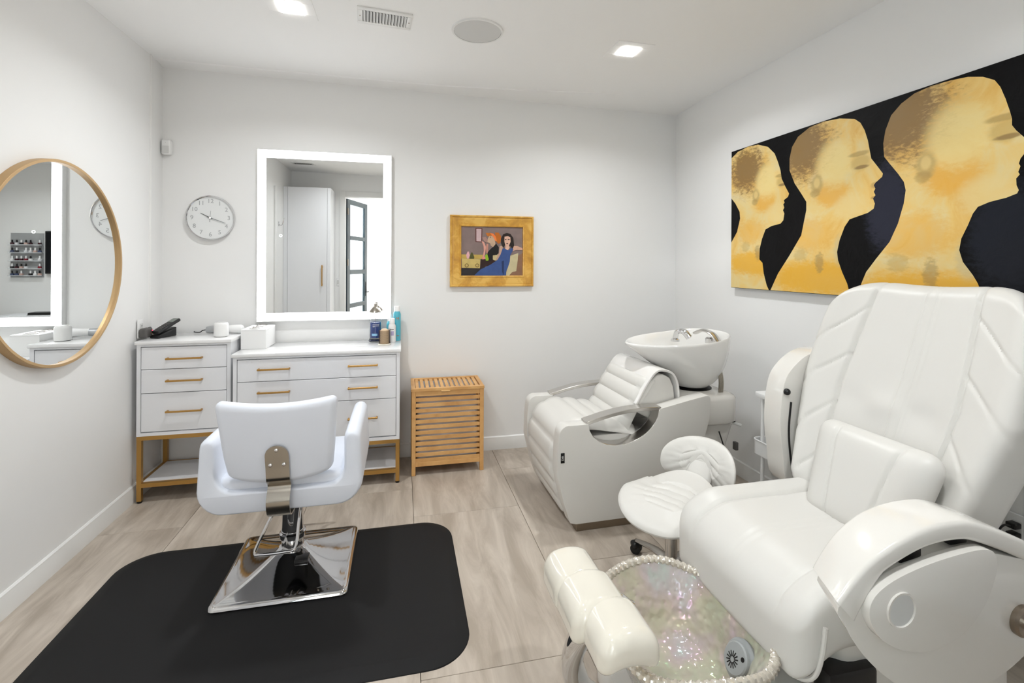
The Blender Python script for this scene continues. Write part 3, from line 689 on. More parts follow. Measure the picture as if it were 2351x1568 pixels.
HEADS = {
 'h1': [(3.047,1.653),(2.985,1.727),(2.954,1.819),(2.96,1.866),(3.004,1.929),(3.047,1.971),(3.047,2.259),(2.98,2.291),(2.878,2.303),(2.783,2.295),(2.692,2.259),(2.634,2.203),(2.606,2.144),(2.585,2.088),(2.575,2.034),(2.544,1.978),(2.515,1.932),(2.524,1.913),(2.557,1.897),(2.55,1.881),(2.561,1.872),(2.553,1.85),(2.563,1.836),(2.552,1.814),(2.56,1.773),(2.583,1.754),(2.66,1.744),(2.711,1.726),(2.741,1.668),(2.763,1.603),(2.766,1.532),(2.737,1.509),(2.725,1.439),(2.699,1.364),(2.68,1.334),(3.047,1.334)],
 'h2': [(2.665,1.334),(2.602,1.441),(2.509,1.555),(2.421,1.672),(2.385,1.817),(2.385,1.866),(2.422,1.919),(2.472,1.987),(2.512,2.074),(2.512,2.146),(2.493,2.212),(2.449,2.262),(2.364,2.296),(2.272,2.302),(2.166,2.29),(2.077,2.262),(2.043,2.232),(2.02,2.188),(2.002,2.132),(1.992,2.079),(1.983,2.035),(1.948,1.986),(1.922,1.948),(1.926,1.933),(1.961,1.909),(1.969,1.898),(1.961,1.88),(1.969,1.865),(1.96,1.847),(1.973,1.832),(1.963,1.805),(1.969,1.781),(2.0,1.763),(2.065,1.748),(2.103,1.739),(2.133,1.701),(2.163,1.631),(2.178,1.568),(2.172,1.523),(2.147,1.46),(2.116,1.399),(2.097,1.334)],
 'h3': [(2.049,1.334),(2.035,1.402),(2.008,1.463),(1.955,1.53),(1.887,1.611),(1.847,1.696),(1.82,1.788),(1.811,1.85),(1.82,1.891),(1.848,1.935),(1.889,1.991),(1.916,2.029),(1.921,2.096),(1.91,2.158),(1.882,2.223),(1.834,2.264),(1.772,2.292),(1.7,2.300),(1.619,2.296),(1.556,2.287),(1.502,2.267),(1.462,2.239),(1.443,2.205),(1.426,2.153),(1.413,2.104),(1.405,2.069),(1.405,2.043),(1.392,2.02),(1.368,1.988),(1.35,1.952),(1.352,1.934),(1.368,1.922),(1.378,1.908),(1.383,1.89),(1.378,1.879),(1.385,1.858),(1.38,1.848),(1.391,1.834),(1.39,1.808),(1.383,1.788),(1.388,1.776),(1.422,1.764),(1.478,1.754),(1.518,1.739),(1.536,1.713),(1.554,1.666),(1.578,1.612),(1.586,1.563),(1.572,1.513),(1.535,1.458),(1.517,1.424),(1.504,1.384),(1.485,1.334)]}
def hp(key, name, m, k, par=None):
    o = flatpoly(HEADS[key], lambda y, z: (-.0384 - .0004 * k, y - 1.95, z - 1.817), name, m, par or t); return o
MB().box(-.038, 0, PY0 - 1.95, PY1 - 1.95, PZ0 - 1.817, PZ1 - 1.817).build('canvas', M_cv, t, bevel=.002, seg=1)
for i, cy, cz, k_ in (('1', 2.80, 1.955, .80), ('2', 2.312, 1.955, .95), ('3', 1.722, 1.95, 1.05)):
    hp('h' + i, 'painted_head', head_mat('head_paint_' + i, cy, cz, k_), 1)

# ------------------------------------------------------------------ mat and salon chair
t = MB().loft([[(x, y, z) for x, y in rrect(-1.345 + d, .272 - d, 1.80 + d, 2.835 - d, .17 - d, 10)] for d, z in ((0, .0), (.002, .004), (.045, .018), (.06, .018))]).build('floor_mat', M_rub, ang=20)
tag(t, 'black anti-fatigue floor mat with rounded corners under the styling chair', 'floor mat')
MZ = .0185
sc = thing('styling_chair', 'white hydraulic styling chair with a chrome base facing the lit mirror', 'salon chair', (-.517, 2.545, MZ))
def sq(h, z, r=.02): return [(x, y, z) for x, y in rrect(-h, h, -h, h, min(r, h * .9), 4)]
MB().loft([sq(.278, 0, .025), sq(.284, .006, .03), sq(.280, .018, .03), sq(.268, .022, .03)]).build('base_rim', M_chrome, sc, ang=60)
def pyr():
    rings = []
    for i in range(13):
        u = i / 12
        h = .268 + (.052 - .268) * u; z = .021 + .085 * (u ** 1.5)
        rings.append(sq(h, z, .012 + .04 * u))
    return MB().loft(rings)
pyr().build('base_plate', M_chrome, sc, ang=50)
MB().lathe([(.050, .09), (.052, .145), (.060, .150), (.060, .170), (.052, .175), (.052, .18)], 32).build('column_collar', M_chrome, sc)
MB().lathe([(.049, .17), (.049, .335)], 32).build('piston_cover', M_chrome, sc)
MB().lathe([(.0515, .335), (.0515, .39)], 32).build('piston_sleeve', mat('dark_chrome', (44, 46, 52), .15, metal=.8), sc)
MB().box(-.12, .12, -.16, .16, .375, .392).build('mounting_plate', M_black, sc, bevel=.003)
MB().tube(smooth_path([(-.035, -.10, .375), (-.09, -.15, .26), (-.125, -.165, .175), (-.10, -.172, .165), (.0, -.172, .165), (.045, -.165, .175), (.05, -.12, .26), (.055, -.06, .37)], 5), .0075, 10).build('heel_bar', M_chrome, sc)
MB().tube([(.10, .02, .372), (.27, -.06, .372)], .007, 10).build('pump_lever', M_chrome, sc)
fr_ = MB().tube(smooth_path([(-.03, .10, .38), (-.04, .22, .26), (-.06, .36, .14), (-.12, .40, .12), (.12, .40, .12), (.08, .36, .14), (.06, .22, .26), (.05, .10, .38)], 5), .010, 10)
fr_.build('footrest_bar', M_chrome, sc)
for dx in (.10, .15):
    MB().tube(smooth_path([(dx, .05, .375), (dx + .005, .08, .33), (dx, .12, .32), (dx + .01, .15, .375)], 5), .007, 8).build('support_loop', M_steel, sc)
MB().box(.03, .09, -.12, -.06, .075, .09).build('pedal', M_black, sc, bevel=.004)
# U-shaped shell: arms and seat base in one upholstered piece
def ushell():
    # outer profile seen from behind (x,z), then inner; extruded along y
    hw = .338; zb = .385; zt = .715; 
    outer = []; inner = []
    def arc(cx, cz, r, a0, a1, n=7): return [(cx + r * cos(math.radians(a0 + (a1 - a0) * i / n)), cz + r * sin(math.radians(a0 + (a1 - a0) * i / n))) for i in range(n + 1)]
    poly = []
    tk = .072
    poly += arc(-hw + tk / 2 + .006, zt - tk / 2, tk / 2, 180, 0)            # left arm top
    poly += arc(-hw + tk + .075, .485 + .07, .07, 180, 270)
    poly += arc(hw - tk - .075, .485 + .07, .07, 270, 360)
    poly += arc(hw - tk / 2 - .006, zt - tk / 2, tk / 2, 180, 0)
    poly += arc(hw - .105, zb + .105, .11, 0, -90)
    poly += arc(-hw + .105, zb + .105, .11, -90, -180)
    return poly
pol = ushell()
secs = []
cxm, czm = 0, .55
for y, k in ((-.235, .955), (-.232, .972), (-.222, .99), (-.205, 1.0), (-.05, 1.0), (.12, 1.0), (.25, .998), (.268, .985), (.276, .965)):
    cen = [sum(p[0] for p in pol) / len(pol), .48]
    ring = []
    n = len(pol)
    for i, p in enumerate(pol):
        a = Vector(pol[i - 1]); b_ = Vector(pol[(i + 1) % n]); tn = (b_ - a).normalized(); nr = Vector((-tn.y, tn.x))
        d = -(1 - k) * .35
        q_ = Vector(p) - nr * d * -1
        # arm tops dip slightly to the front
        ring.append((q_.x, y, q_.y))
    secs.append(ring)
n = len(pol)
um = MB(); V = [p for r in secs for p in r]; F = []
for i in range(len(secs) - 1):
    for j in range(n): F.append((i * n + j, i * n + (j + 1) % n, (i + 1) * n + (j + 1) % n, (i + 1) * n + j))
tri = tessellate_polygon([[Vector((p[0], p[2], 0)) for p in secs[0]]]); F += [tuple(x) for x in tri]
tri = tessellate_polygon([[Vector((p[0], p[2], 0)) for p in secs[-1]]]); F += [tuple((len(secs) - 1) * n + i for i in x) for x in tri]
um.add(V, F).build('arm_shell', M_vinylb, sc, ang=50)
MB().rcube(.53, .47, .075, .03, (8, 8, 3), (0, .025, .497), 4).build('seat_cushion', M_vinylb, sc)
def backfn(p):
    # p local: x width, y thickness, z height (0 centre)
    v_ = (p.z + .18) / .36
    wsc = .88 + .12 * v_
    x = p.x * wsc
    z = p.z + (.022 * (p.x / .24) ** 2 if v_ > .5 else -.0) * max(0, (v_ - .5) * 2)
    zz_ = z
    y = p.y + .020 * (p.x / .24) ** 2 - .085 * v_
    if v_ < .35:   # rounded lower outline
        zz_ = z + .035 * (abs(p.x) / .24) ** 3 * (.35 - v_) / .35
    return (x, y, zz_)
MB().rcube(.485, .075, .36, .03, (14, 2, 10), (0, -.235, .700), 4, backfn).build('backrest', M_vinylb, sc)
# chrome back bracket
bp_ = [(-.318, .660), (-.303, .60), (-.294, .55), (-.272, .522), (-.268, .505), (-.285, .48), (-.298, .45), (-.285, .405), (-.25, .376), (-.12, .366)]
P3 = smooth_path([(0, a, b_) for a, b_ in bp_], 5)
m = MB(); rings = []
for i, p in enumerate(P3):
    a = P3[max(0, i - 1)]; b_ = P3[min(len(P3) - 1, i + 1)]; tn = (b_ - a).normalized(); nr = Vector((0, -tn.z, tn.y)) * .003
    wd = .047
    rings.append([p + Vector((-wd, 0, 0)) - nr, p + Vector((wd, 0, 0)) - nr, p + Vector((wd, 0, 0)) + nr, p + Vector((-wd, 0, 0)) + nr])
m.loft(rings)
cap_ = [( .047 * cos(PI * k / 12), .047 * sin(PI * k / 12)) for k in range(13)]
tp = P3[0]; dirv = (P3[0] - P3[2]).normalized(); nn = Vector((0, -dirv.z, dirv.y)) * .003
m.prism(cap_, lambda a, b_: tuple(tp + Vector((a, 0, 0)) + dirv * b_ - nn), lambda a, b_: tuple(tp + Vector((a, 0, 0)) + dirv * b_ + nn))
m.build('back_bracket', M_steel, sc, ang=40)
for a, b_ in ((0, .686), (-.027, .618), (.027, .618)):
    yy = -.318 + (b_ - .660) * -.24
    MB().lathe([(.0085, 0), (.0075, .003), (.004, .005), (.0, .005)], 12).xf(Matrix.Translation((a, yy - .003, b_)) @ Matrix.Rotation(PI / 2, 4, 'X')).build('screw', M_chrome, sc)

# ------------------------------------------------------------------ shampoo unit
su = thing('shampoo_unit', 'white shampoo chair with chrome arm loops and a porcelain basin', 'shampoo chair', (.945, 2.535, 0), math.radians(1.3))
WID = .70
def arc2(cx, cz, r, a0, a1, n=6): return [(cx + r * cos(math.radians(a0 + (a1 - a0) * i / n)), cz + r * sin(math.radians(a0 + (a1 - a0) * i / n))) for i in range(n + 1)]
def side_poly():
    p = [(.0, .055), (.76, .055), (.79, .40), (.845, .58), (.85, .69)]
    p += arc2(.828, .695, .022, 0, 90, 4)
    p += [(.70, .695), (.53, .662)]
    for i in range(13):
        a = math.radians(0 - 180 * i / 12)
        p.append((.292 + .222 * cos(a), .632 + .026 * cos(a) + .160 * sin(a)))
    p += [(.04, .603)]
    p += arc2(-.045, .550, .055, 80, 175, 6)
    p += [(-.108, .48), (-.112, .34), (-.075, .18), (-.035, .065)]
    return p
for yy, nm in ((0, 0), (WID - .085, 1)):
    m = MB(); m.prism(side_poly(), lambda a, b_: (a, yy, b_), lambda a, b_: (a, yy + .085, b_))
    m.build('side_panel', M_vinyl, su, bevel=.012, seg=3, ang=40)
    # chrome loop
    rings = []
    top = [(.060 + .465 * i / 12, .605 + .054 * i / 12 + .022 * sin(PI * i / 12)) for i in range(13)]
    bot = [(.292 + .226 * cos(math.radians(-180 * i / 14)), .632 + .026 * cos(math.radians(-180 * i / 14)) + .164 * sin(math.radians(-180 * i / 14))) for i in range(15)]
    ya, yb_ = yy + .004, yy + .081
    def band(path, th):
        P = [Vector((a, 0, b_)) for a, b_ in path]; R = []
        for i, q_ in enumerate(P):
            a = P[max(0, i - 1)]; b_ = P[min(len(P) - 1, i + 1)]; tn = (b_ - a).normalized(); nr = Vector((-tn.z, 0, tn.x)) * th
            R.append([q_ - nr + Vector((0, ya, 0)), q_ - nr + Vector((0, yb_, 0)), q_ + nr + Vector((0, yb_, 0)), q_ + nr + Vector((0, ya, 0))])
        return R
    MB().loft(band(top, .010)).loft(band(bot, .006)).build('arm_loop', M_silver, su, bevel=.002, seg=1, ang=40)
MB().box(.01, .74, .025, WID - .025, 0, .056).build('plinth', M_steel2, su, bevel=.002, seg=1)
MB().box(.06, .77, .086, WID - .086, .06, .40).box(.04, .46, .0865, WID - .0865, .40, .505).build('inner_box', M_vinyl, su)
# quilted seat and leg rest: profile swept across the width
def quilt(path, width, th, y0, nch, depth, name, parent, m, edge=.03, sub=7):
    P = smooth_path([(a, 0, b_) for a, b_ in path], sub); L = [0]
    for i in range(1, len(P)): L.append(L[-1] + (P[i] - P[i - 1]).length)
    tot = L[-1]
    # resample
    N = nch * 8; Q = []
    for k in range(N + 1):
        s_ = tot * k / N; i = max(j for j in range(len(L)) if L[j] <= s_ + 1e-9); i = min(i, len(P) - 2)
        f = (s_ - L[i]) / (L[i + 1] - L[i] + 1e-9); Q.append(P[i].lerp(P[i + 1], f))
    ny = 14; rings = []
    for k, q_ in enumerate(Q):
        a = Q[max(0, k - 1)]; b_ = Q[min(N, k + 1)]; tn = (b_ - a).normalized(); nr = Vector((-tn.z, 0, tn.x))
        ph = (k % 8) / 8; puff = depth * (abs(sin(PI * ph)) ** .6 - 1)
        endf = min(1, min(k, N - k) / 4.); endf = math.sqrt(max(0, 1 - (1 - endf) ** 2))
        ring = []
        for j in range(ny + 1):
            v_ = j / ny; yy = y0 + width * v_
            e = min(v_, 1 - v_) * width / edge; e = math.sqrt(max(0, 1 - (1 - min(1, e)) ** 2))
            ring.append(q_ + nr * ((th + puff) * max(.05, e) * max(.15, endf)) + Vector((0, yy, 0)))
        for j in range(ny, -1, -1):
            ring.append(q_ + Vector((0, y0 + width * j / ny, 0)) - nr * .004)
        rings.append(ring)
    return MB().loft(rings).build(name, m, parent, ang=60)
quilt([(.015, .065), (-.025, .18), (-.058, .32), (-.052, .44), (.0, .53), (.10, .548), (.25, .525), (.42, .49)], WID - .16, .055, .08, 9, .012, 'quilted_seat', su, M_vinyl)
quilt([(.345, .50), (.405, .61), (.475, .72), (.535, .80)], WID - .18, .06, .09, 4, .014, 'quilted_back', su, M_vinyl)
def bolster():
    p = [(a - .035, b_ - .035) for a, b_ in [(.44, .66), (.46, .70), (.52, .80), (.585, .865), (.63, .868), (.675, .845), (.70, .79), (.71, .70), (.71, .62), (.55, .60)]]
    return p
m = MB(); m.prism(bolster(), lambda a, b_: (a, .095, b_), lambda a, b_: (a, WID - .095, b_)); m.build('head_bolster', M_vinyl, su, bevel=.018, seg=3, ang=50)
cov = [(.410, .665), (.480, .78), (.540, .85), (.595, .858), (.655, .833), (.687, .765), (.693, .665)]
P = smooth_path([(a, 0, b_) for a, b_ in cov], 5); R = []
for i, q_ in enumerate(P):
    a = P[max(0, i - 1)]; b_ = P[min(len(P) - 1, i + 1)]; tn = (b_ - a).normalized(); nr = Vector((-tn.z, 0, tn.x)) * .007
    R.append([q_ - nr + Vector((0, .085, 0)), q_ - nr + Vector((0, WID - .085, 0)), q_ + nr + Vector((0, WID - .085, 0)), q_ + nr + Vector((0, .085, 0))])
MB().loft(R).build('neck_cover', mat('glossy_vinyl', (236, 234, 231), .14, coat=.4), su, bevel=.003, ang=50)
MB().rcube(.022, .003, .055, .001, (1, 1, 1), (-.082, -.0015, .43), 2).build('brand_tag', M_black, su)
text_mesh('DIR', .017, M_plas, 'tag_lettering', su, Matrix.Translation((-.082, -.0035, .43)) @ Matrix.Rotation(PI / 2, 4, 'X') @ Matrix.Rotation(PI / 2, 4, 'Z'), .0003)
# console behind
MB().loft([[(x, y, z) for x, y in rrect(.70 + d, 1.13 - d, .07 + d, WID - .10 - d, .09, 6)] for d, z in ((.02, .50), (0, .52), (0, .655), (.008, .672), (.03, .682))]).build('console', M_gloss, su, ang=50)
MB().loft([[(x, y, z) for x, y in rrect(.80, 1.12 + dx, .14, WID - .16, .05, 5)] for dx, z in ((-.12, .06), (-.05, .3), (.03, .51))]).build('console_leg', M_gloss, su, ang=50)
MB().lathe([(.12, .676), (.13, .684), (.10, .688), (.09, .70)], 28, (.945, .335, 0)).build('basin_pivot', M_rubr, su)
# basin: lofted bowl with a tilted rim
def basin():
    cx, cy = .90, .335; N = 48
    def rim(k, s=1., dz=0., shift=0.):
        a = 2 * PI * k / N; c, s_ = cos(a), sin(a)
        L = .262 if c > 0 else .42
        wdt = .262
        pw = .85 if c > 0 else .98
        ex = (abs(c) ** pw) * (1 if c > 0 else -1) if c else 0
        x = cx + shift + L * ex * s; y = cy + wdt * (abs(s_) ** (pw if c > 0 else 1.08)) * (1 if s_ > 0 else -1) * s
        z = 1.008 + .035 * ((x - cx) / .4) - .012 * (1 - abs(c)) + dz
        return Vector((x, y, z))
    def low(k, s, z, shift=.045):
        a = 2 * PI * k / N; return Vector((cx + shift + .118 * s * cos(a), cy + .118 * s * sin(a), z))
    rings = []
    # outside from the foot up to the rim, over the lip, down the inside
    steps = [(0, 1.0, .70)]
    rings.append([low(k, .95, .698) for k in range(N)]); rings.append([low(k, 1.0, .706) for k in range(N)])
    for u in (.12, .25, .4, .55, .7, .85, .95, 1.):
        ring = []
        for k in range(N):
            wf = max(0, -cos(2 * PI * k / N)) ** .7
            rd = (1 - wf) * math.sin(u * PI / 2) ** .85 + wf * u ** 1.05; zu = u ** (1.25 - .3 * wf)
            ring.append(Vector((low(k, 1, 0).x * (1 - rd) + rim(k).x * rd, low(k, 1, 0).y * (1 - rd) + rim(k).y * rd, .706 + (rim(k).z - .706) * zu)))
        rings.append(ring)
    rings.append([rim(k, 1., .012) for k in range(N)]); rings.append([rim(k, .985, .018) for k in range(N)]); rings.append([rim(k, .955, .012) for k in range(N)])
    for u in (.9, .75, .6, .45, .3, .15, .05):
        ring = []
        for k in range(N):
            wf = max(0, -cos(2 * PI * k / N)) ** .7
            rd = (1 - wf) * math.sin(u * PI / 2) ** .8 + wf * u ** 1.05; zu = u ** (1.4 - .35 * wf)
            ring.append(Vector((low(k, .55, 0).x * (1 - rd) + rim(k, .94).x * rd, low(k, .55, 0).y * (1 - rd) + rim(k, .94).y * rd, .80 + (rim(k).z - .80) * zu)))
        rings.append(ring)
    rings.append([low(k, .12, .797) for k in range(N)])
    return MB().loft(rings)
bs = basin().build('basin', M_porc, su, ang=70)
hs = MB().tube(smooth_path([(.92, .48, .985), (.92, .45, 1.035), (.94, .40, 1.035), (.955, .37, 1.0)], 5), [.018] * 10 + [.022] * 6, 14)
hs.build('spray_head', M_chrome, bs)
MB().lathe([(.030, 0), (.030, .012), (.022, .02), (.0, .02)], 20, (.92, .48, .962)).build('spray_socket', M_chrome, bs)
MB().tube(smooth_path([(1.04, .42, 1.025), (1.055, .36, 1.05), (1.075, .29, 1.035), (1.08, .23, .985)], 5), .030, 12, flat=.35).build('mixer_lever', M_silver, bs)
MB().lathe([(.032, 0), (.032, .03), (.02, .04)], 18, (1.08, .32, .97)).build('mixer_body', M_chrome, bs)
for k in range(3):
    MB().tube(smooth_path([(1.03 + k * .010, .16, .66), (1.035 + k * .010, .16, .76), (1.025 + k * .010, .18, .85), (1.00 + k * .01, .21, .92)], 5), .0075, 8).build('supply_hose', M_steel, su)
MB().tube(smooth_path([(1.00, .12, .45), (1.02, .10, .36), (1.04, .10, .28), (1.01, .12, .20), (1.02, .2, .05)], 6), .004, 8).build('power_cord', M_black, su)
MB().tube([(1.09, .13, .50), (1.14, .09, .485)], .01, 8).build('valve_handle', M_plas2, su)
MB().box(1.09, 1.115, .11, .15, .50, .53).build('valve_block', M_black, su, bevel=.004)
MB().box(1.10, 1.12, .09, .12, .33, .38).build('hanging_clip', M_grey, su, bevel=.003)

# ------------------------------------------------------------------ pedicure stool
st = thing('pedicure_stool', 'low white saddle stool with quilted seat on a chrome five-star base', 'stool', (1.235, 2.05, 0), 0)
ANG = math.radians(31)   # direction of the back
dx, dy = cos(ANG), sin(ANG)
def sx(a, l, z): return (a * dx - l * dy, a * dy + l * dx, z)   # a towards the back, l to its left
for k in range(5):
    a = math.radians(28 + 72 * k); ca, sa = cos(a), sin(a)
    lg = MB().tube([(.03 * ca, .03 * sa, .105), (.12 * ca, .12 * sa, .098), (.21 * ca, .21 * sa, .078), (.255 * ca, .255 * sa, .066)], [.024, .022, .018, .014], 10, flat=.6).build('leg', M_silver, st)
    cx_, cy_ = .262 * ca, .262 * sa; b_ = a + .6
    MB().cyl((cx_, cy_, .03), (cx_, cy_, .072), .006, 8).build('caster_stem', M_steel, lg)
    px_, py_ = -sin(b_), cos(b_)
    w_ = MB()
    for sgn in (-1, 1): w_.cyl((cx_ + sgn * px_ * .006, cy_ + sgn * py_ * .006, .0265), (cx_ + sgn * px_ * .022, cy_ + sgn * py_ * .022, .0265), .026, 18)
    w_.build('caster_wheel', M_rubr, lg, bevel=.003)
    MB().rcube(.05, .05, .03, .012, (1, 1, 1), (cx_, cy_, .045), 3).build('caster_hood', M_black, lg)
MB().lathe([(.035, .075), (.038, .09), (.038, .125), (.028, .13), (.028, .31)], 24).build('gas_column', M_silver, st)
MB().lathe([(.05, .305), (.08, .315), (.08, .322)], 24).build('seat_mount', M_black, st)
def seatfn(p):
    a, l = p.x, p.y
    r = math.hypot(a / .235, l / .26)
    # saddle: wide at the front, narrow at the back
    wsc = 1.0 - .28 * max(0, (a + .03) / .22)
    z = p.z + .035 * (l / .24) ** 2 * (1 if a < .1 else .5) + .085 * max(0, a / .22) ** 2 - .03 * max(0, -a / .22) ** 2
    # chevron channels
    if p.z > 0 and abs(l) < .15:
        ph = ((a + .45 * max(0, abs(l) - .05)) / .048) % 1.
        z -= .007 * (1 - abs(sin(PI * ph)) ** .5) * min(1, (.16 - abs(l)) / .03)
    return sx(a, l * wsc, z)
def ellip(sxw, syw, szh, fn, c, na=88, nr=12, ex=2.4):
    """cushion with superelliptic plan; deformed by fn"""
    m = MB(); V = []; F = []
    prof = []
    for i in range(nr + 1):
        t_ = PI * i / nr - PI / 2; prof.append((max(0., cos(t_)) ** .45, sin(t_) * szh))
    # denser top
    tops = []
    for i in range(1, 15): tops.append((1 - i / 15., None))
    rings = []
    for r, z in prof[:-1]: rings.append((r, z))
    full = rings
    top_r = full[-1][0]
    K = 40
    for i in range(1, K): full = full + [(top_r * (1 - i / K), szh)]
    for r, z in full:
        ring = []
        for k in range(na):
            a = 2 * PI * k / na; c_, s_ = cos(a), sin(a)
            x = sxw * r * abs(c_) ** (2 / ex) * (1 if c_ >= 0 else -1); y = syw * r * abs(s_) ** (2 / ex) * (1 if s_ >= 0 else -1)
            zz_ = z + (szh * .35 * (1 - r * r) if z > 0 else 0)
            q_ = fn(Vector((x, y, zz_))); ring.append((q_[0] + c[0], q_[1] + c[1], q_[2] + c[2]))
        rings_ = V.append(ring)
    return m.loft(V)
ellip(.225, .235, .036, seatfn, (0, 0, .362)).build('seat', M_vinyl, st)
MB().tube(smooth_path([sx(.05, 0, .33), sx(.15, 0, .345), sx(.26, 0, .40), sx(.325, 0, .47)], 5), .066, 16, flat=.5).build('back_support', M_vinyl, st)
def sbfn(p):
    # p.x = lateral, p.y = height, p.z = depth(front +)
    l, hgt, d = p.x, p.y, p.z
    if d > 0 and abs(l) < .17:
        ph = ((hgt + .45 * abs(l)) / .036) % 1.; 
        d -= .006 * (1 - abs(sin(PI * ph)) ** .5) * min(1, (.18 - abs(l)) / .03)
    if hgt < 0: hgt = hgt + .05 * max(0, 1 - (l / .07) ** 2)        # arched cut-out below
    bend = .10 * (l / .2) ** 2
    a = .345 - bend - d + .10 * (hgt / .12) * .35
    return sx(a, l, hgt)
ellip(.195, .115, .034, sbfn, (0, 0, .475), 96).build('backrest', M_vinyl, st)

# ------------------------------------------------------------------ pedicure chair (faces -x)
OX, OY = 1.45, 1.50
pc = thing('pedicure_chair', 'large white pedicure spa chair with iridescent glass foot bowl', 'pedicure chair', (OX, OY, 0))
# floor base
MB().loft([[(x, y, z) for x, y in rrect(.69 + d, 1.98 - d, 1.14 + d, 1.76 - d, .16, 8)] for d, z in ((0, 0), (0, .06), (.01, .085), (.04, .095))]).build('base', M_gloss, pc, world=W, ang=45)
MB().loft([[(x, y, z) for x, y in rrect(x0, 2.0, 1.20, 1.78, .06, 5)] for x0, z in ((1.38, .08), (1.30, .25), (1.24, .37))]).build('seat_pedestal', M_gloss, pc, world=W, ang=45)
MB().box(1.22, 1.40, 1.17, 1.24, .12, .30).build('pedestal_recess', M_black, pc, world=W, bevel=.02)
# seat
def seat2(p):
    x, y, z = p
    # front roll-down
    if x < -.16:
        k = (-.16 - x) / .19
        z -= .10 * k * k
    # side bolsters
    if p.z > 0: z += .030 * (abs(y) / .32) ** 4 - .012 * math.exp(-((abs(y) - .215) / .008) ** 2)
    if p.z > 0:
        for g in (-.02, -.007, .006, .019):
            z -= .003 * math.exp(-((y + .0 - g) / .004) ** 2)
    return (x, y, z)
MB().rcube(.70, .655, .20, .056, (24, 60, 4), (1.455, 1.485, .455), 5, seat2).build('seat', M_vinyl, pc, world=W)
# piping around the seat front
def pip(path, r, name, m=M_vinyl): return MB().tube(smooth_path(path, 6), r, 8).build(name, m, pc, world=W)
pip([(1.185, 1.152, .46), (1.172, 1.152, .38), (1.158, 1.165, .315), (1.138, 1.20, .288), (1.126, 1.27, .285), (1.124, 1.48, .285), (1.126, 1.70, .285), (1.14, 1.78, .29), (1.20, 1.815, .33), (1.30, 1.818, .40)], .007, 'seat_piping')
# backrest: sculpted shell, width tapering to the top, thick side bolsters
def backmap(a, hgt, d):
    # a lateral (-1..1 scaled m), hgt 0..1 m up the back, d depth towards the sitter
    lean = math.radians(21)
    bx, bz = 1.785, .485
    ux, uz = sin(lean), cos(lean)
    return (bx + ux * hgt - cos(lean) * d * 1., 1.525 + a, bz + uz * hgt + sin(lean) * d)
def backf(p):
    a, d, hgt = p.x, p.y, p.z + .5
    hw_ = .41
    k = a / hw_
    # width profile
    if hgt < .55: ws = .75 + .25 * min(1., hgt / .5)
    else: ws = 1. - .05 * ((hgt - .55) / .45) ** 2
    # rounded top corners
    hh_ = hgt
    if hgt > .6: hh_ = hgt - .20 * abs(k) ** 5 * ((hgt - .6) / .4) ** 1.5
    if hgt > .8: hh_ += (.03 - .045 * (1 - k * k)) * (hgt - .8) / .2
    dd = d
    if d > 0:
        dd += .075 * abs(k) ** 3                     # bolsters
        for s_ in (-.055, -.04, -.01, .005): dd -= .0025 * math.exp(-((a - s_ + .01) / .004) ** 2)
        g = abs(a) - (.20 + .06 * (1 - hgt))
        dd -= .014 * math.exp(-(g / .008) ** 2)
        for c0 in (.66, .45, .24, .03):
            if g > 0:
                dd -= .006 * math.exp(-((hgt - c0 - 1.0 * (.41 - abs(a))) / .009) ** 2)
        dd += .012 * math.exp(-((hgt - .45) / .05) ** 2) * sin(a * 18 + 1.)* math.exp(-(a / .2) ** 2)
    return backmap(a * ws, hh_, dd)
MB().rcube(.82, .17, 1.0, .075, (110, 2, 110), (0, 0, 0), 5, backf).build('backrest', M_vinyl, pc, world=W)
# lumbar pillow
def pilf(p):
    x, y, z = p
    th = x * (1 - .35 * (y / .23) ** 4) * (1 - .3 * (z / .2) ** 4)
    if x < 0:
        th += .008 * math.exp(-((abs(y) - .10 - .08 * z) / .006) ** 2)
    q_ = Matrix.Rotation(math.radians(20), 4, 'Y') @ Vector((th, y * (1 + .12 * (z / .2)), z))
    return (q_.x, q_.y, q_.z)
MB().rcube(.13, .43, .38, .062, (4, 50, 16), (1.675, 1.46, .685), 5, pilf).build('lumbar_pillow', M_vinyl, pc, world=W)
# near arm: side panel, raised armrest and inset plate
def xz(y): return lambda a, b_: (a, y, b_)
panel = [(1.05, .655), (1.075, .60), (1.11, .545), (1.16, .49), (1.22, .44), (1.30, .395), (1.40, .37), (1.50, .37), (1.60, .395), (1.70, .45), (1.77, .53), (1.80, .62), (1.76, .675), (1.66, .695), (1.5, .735), (1.32, .735), (1.15, .69)]
panel = [(p.x, p.y) for p in smooth_path([(a, b_, 0) for a, b_ in panel], 4, True)]
MB().prism(panel, xz(.985), lambda a, b_: (a + .055 * max(0, min(1, (1.8 - a) / .7)), 1.10, b_)).build('side_panel', M_gloss, pc, bevel=.022, seg=4, world=W, ang=40)
inset = [(1.118, .645), (1.135, .60), (1.17, .565), (1.23, .535), (1.32, .52), (1.42, .548), (1.49, .61), (1.53, .69), (1.525, .74), (1.48, .757), (1.38, .752), (1.28, .738), (1.19, .715), (1.135, .685)]
inset = [(p.x, p.y) for p in smooth_path([(a, b_, 0) for a, b_ in inset], 4, True)]
MB().prism(inset, xz(.962), xz(.99)).build('inset_plate', M_gloss, pc, bevel=.008, seg=3, world=W, ang=40)
MB().loft([[(1.215 + r * cos(2 * PI * k / 32), y, .640 + r * sin(2 * PI * k / 32)) for k in range(32)] for r, y in ((.045, .963), (.045, .957), (.040, .957), (.039, .963))], closed=True).build('speaker_ring', M_gloss, pc, world=W)
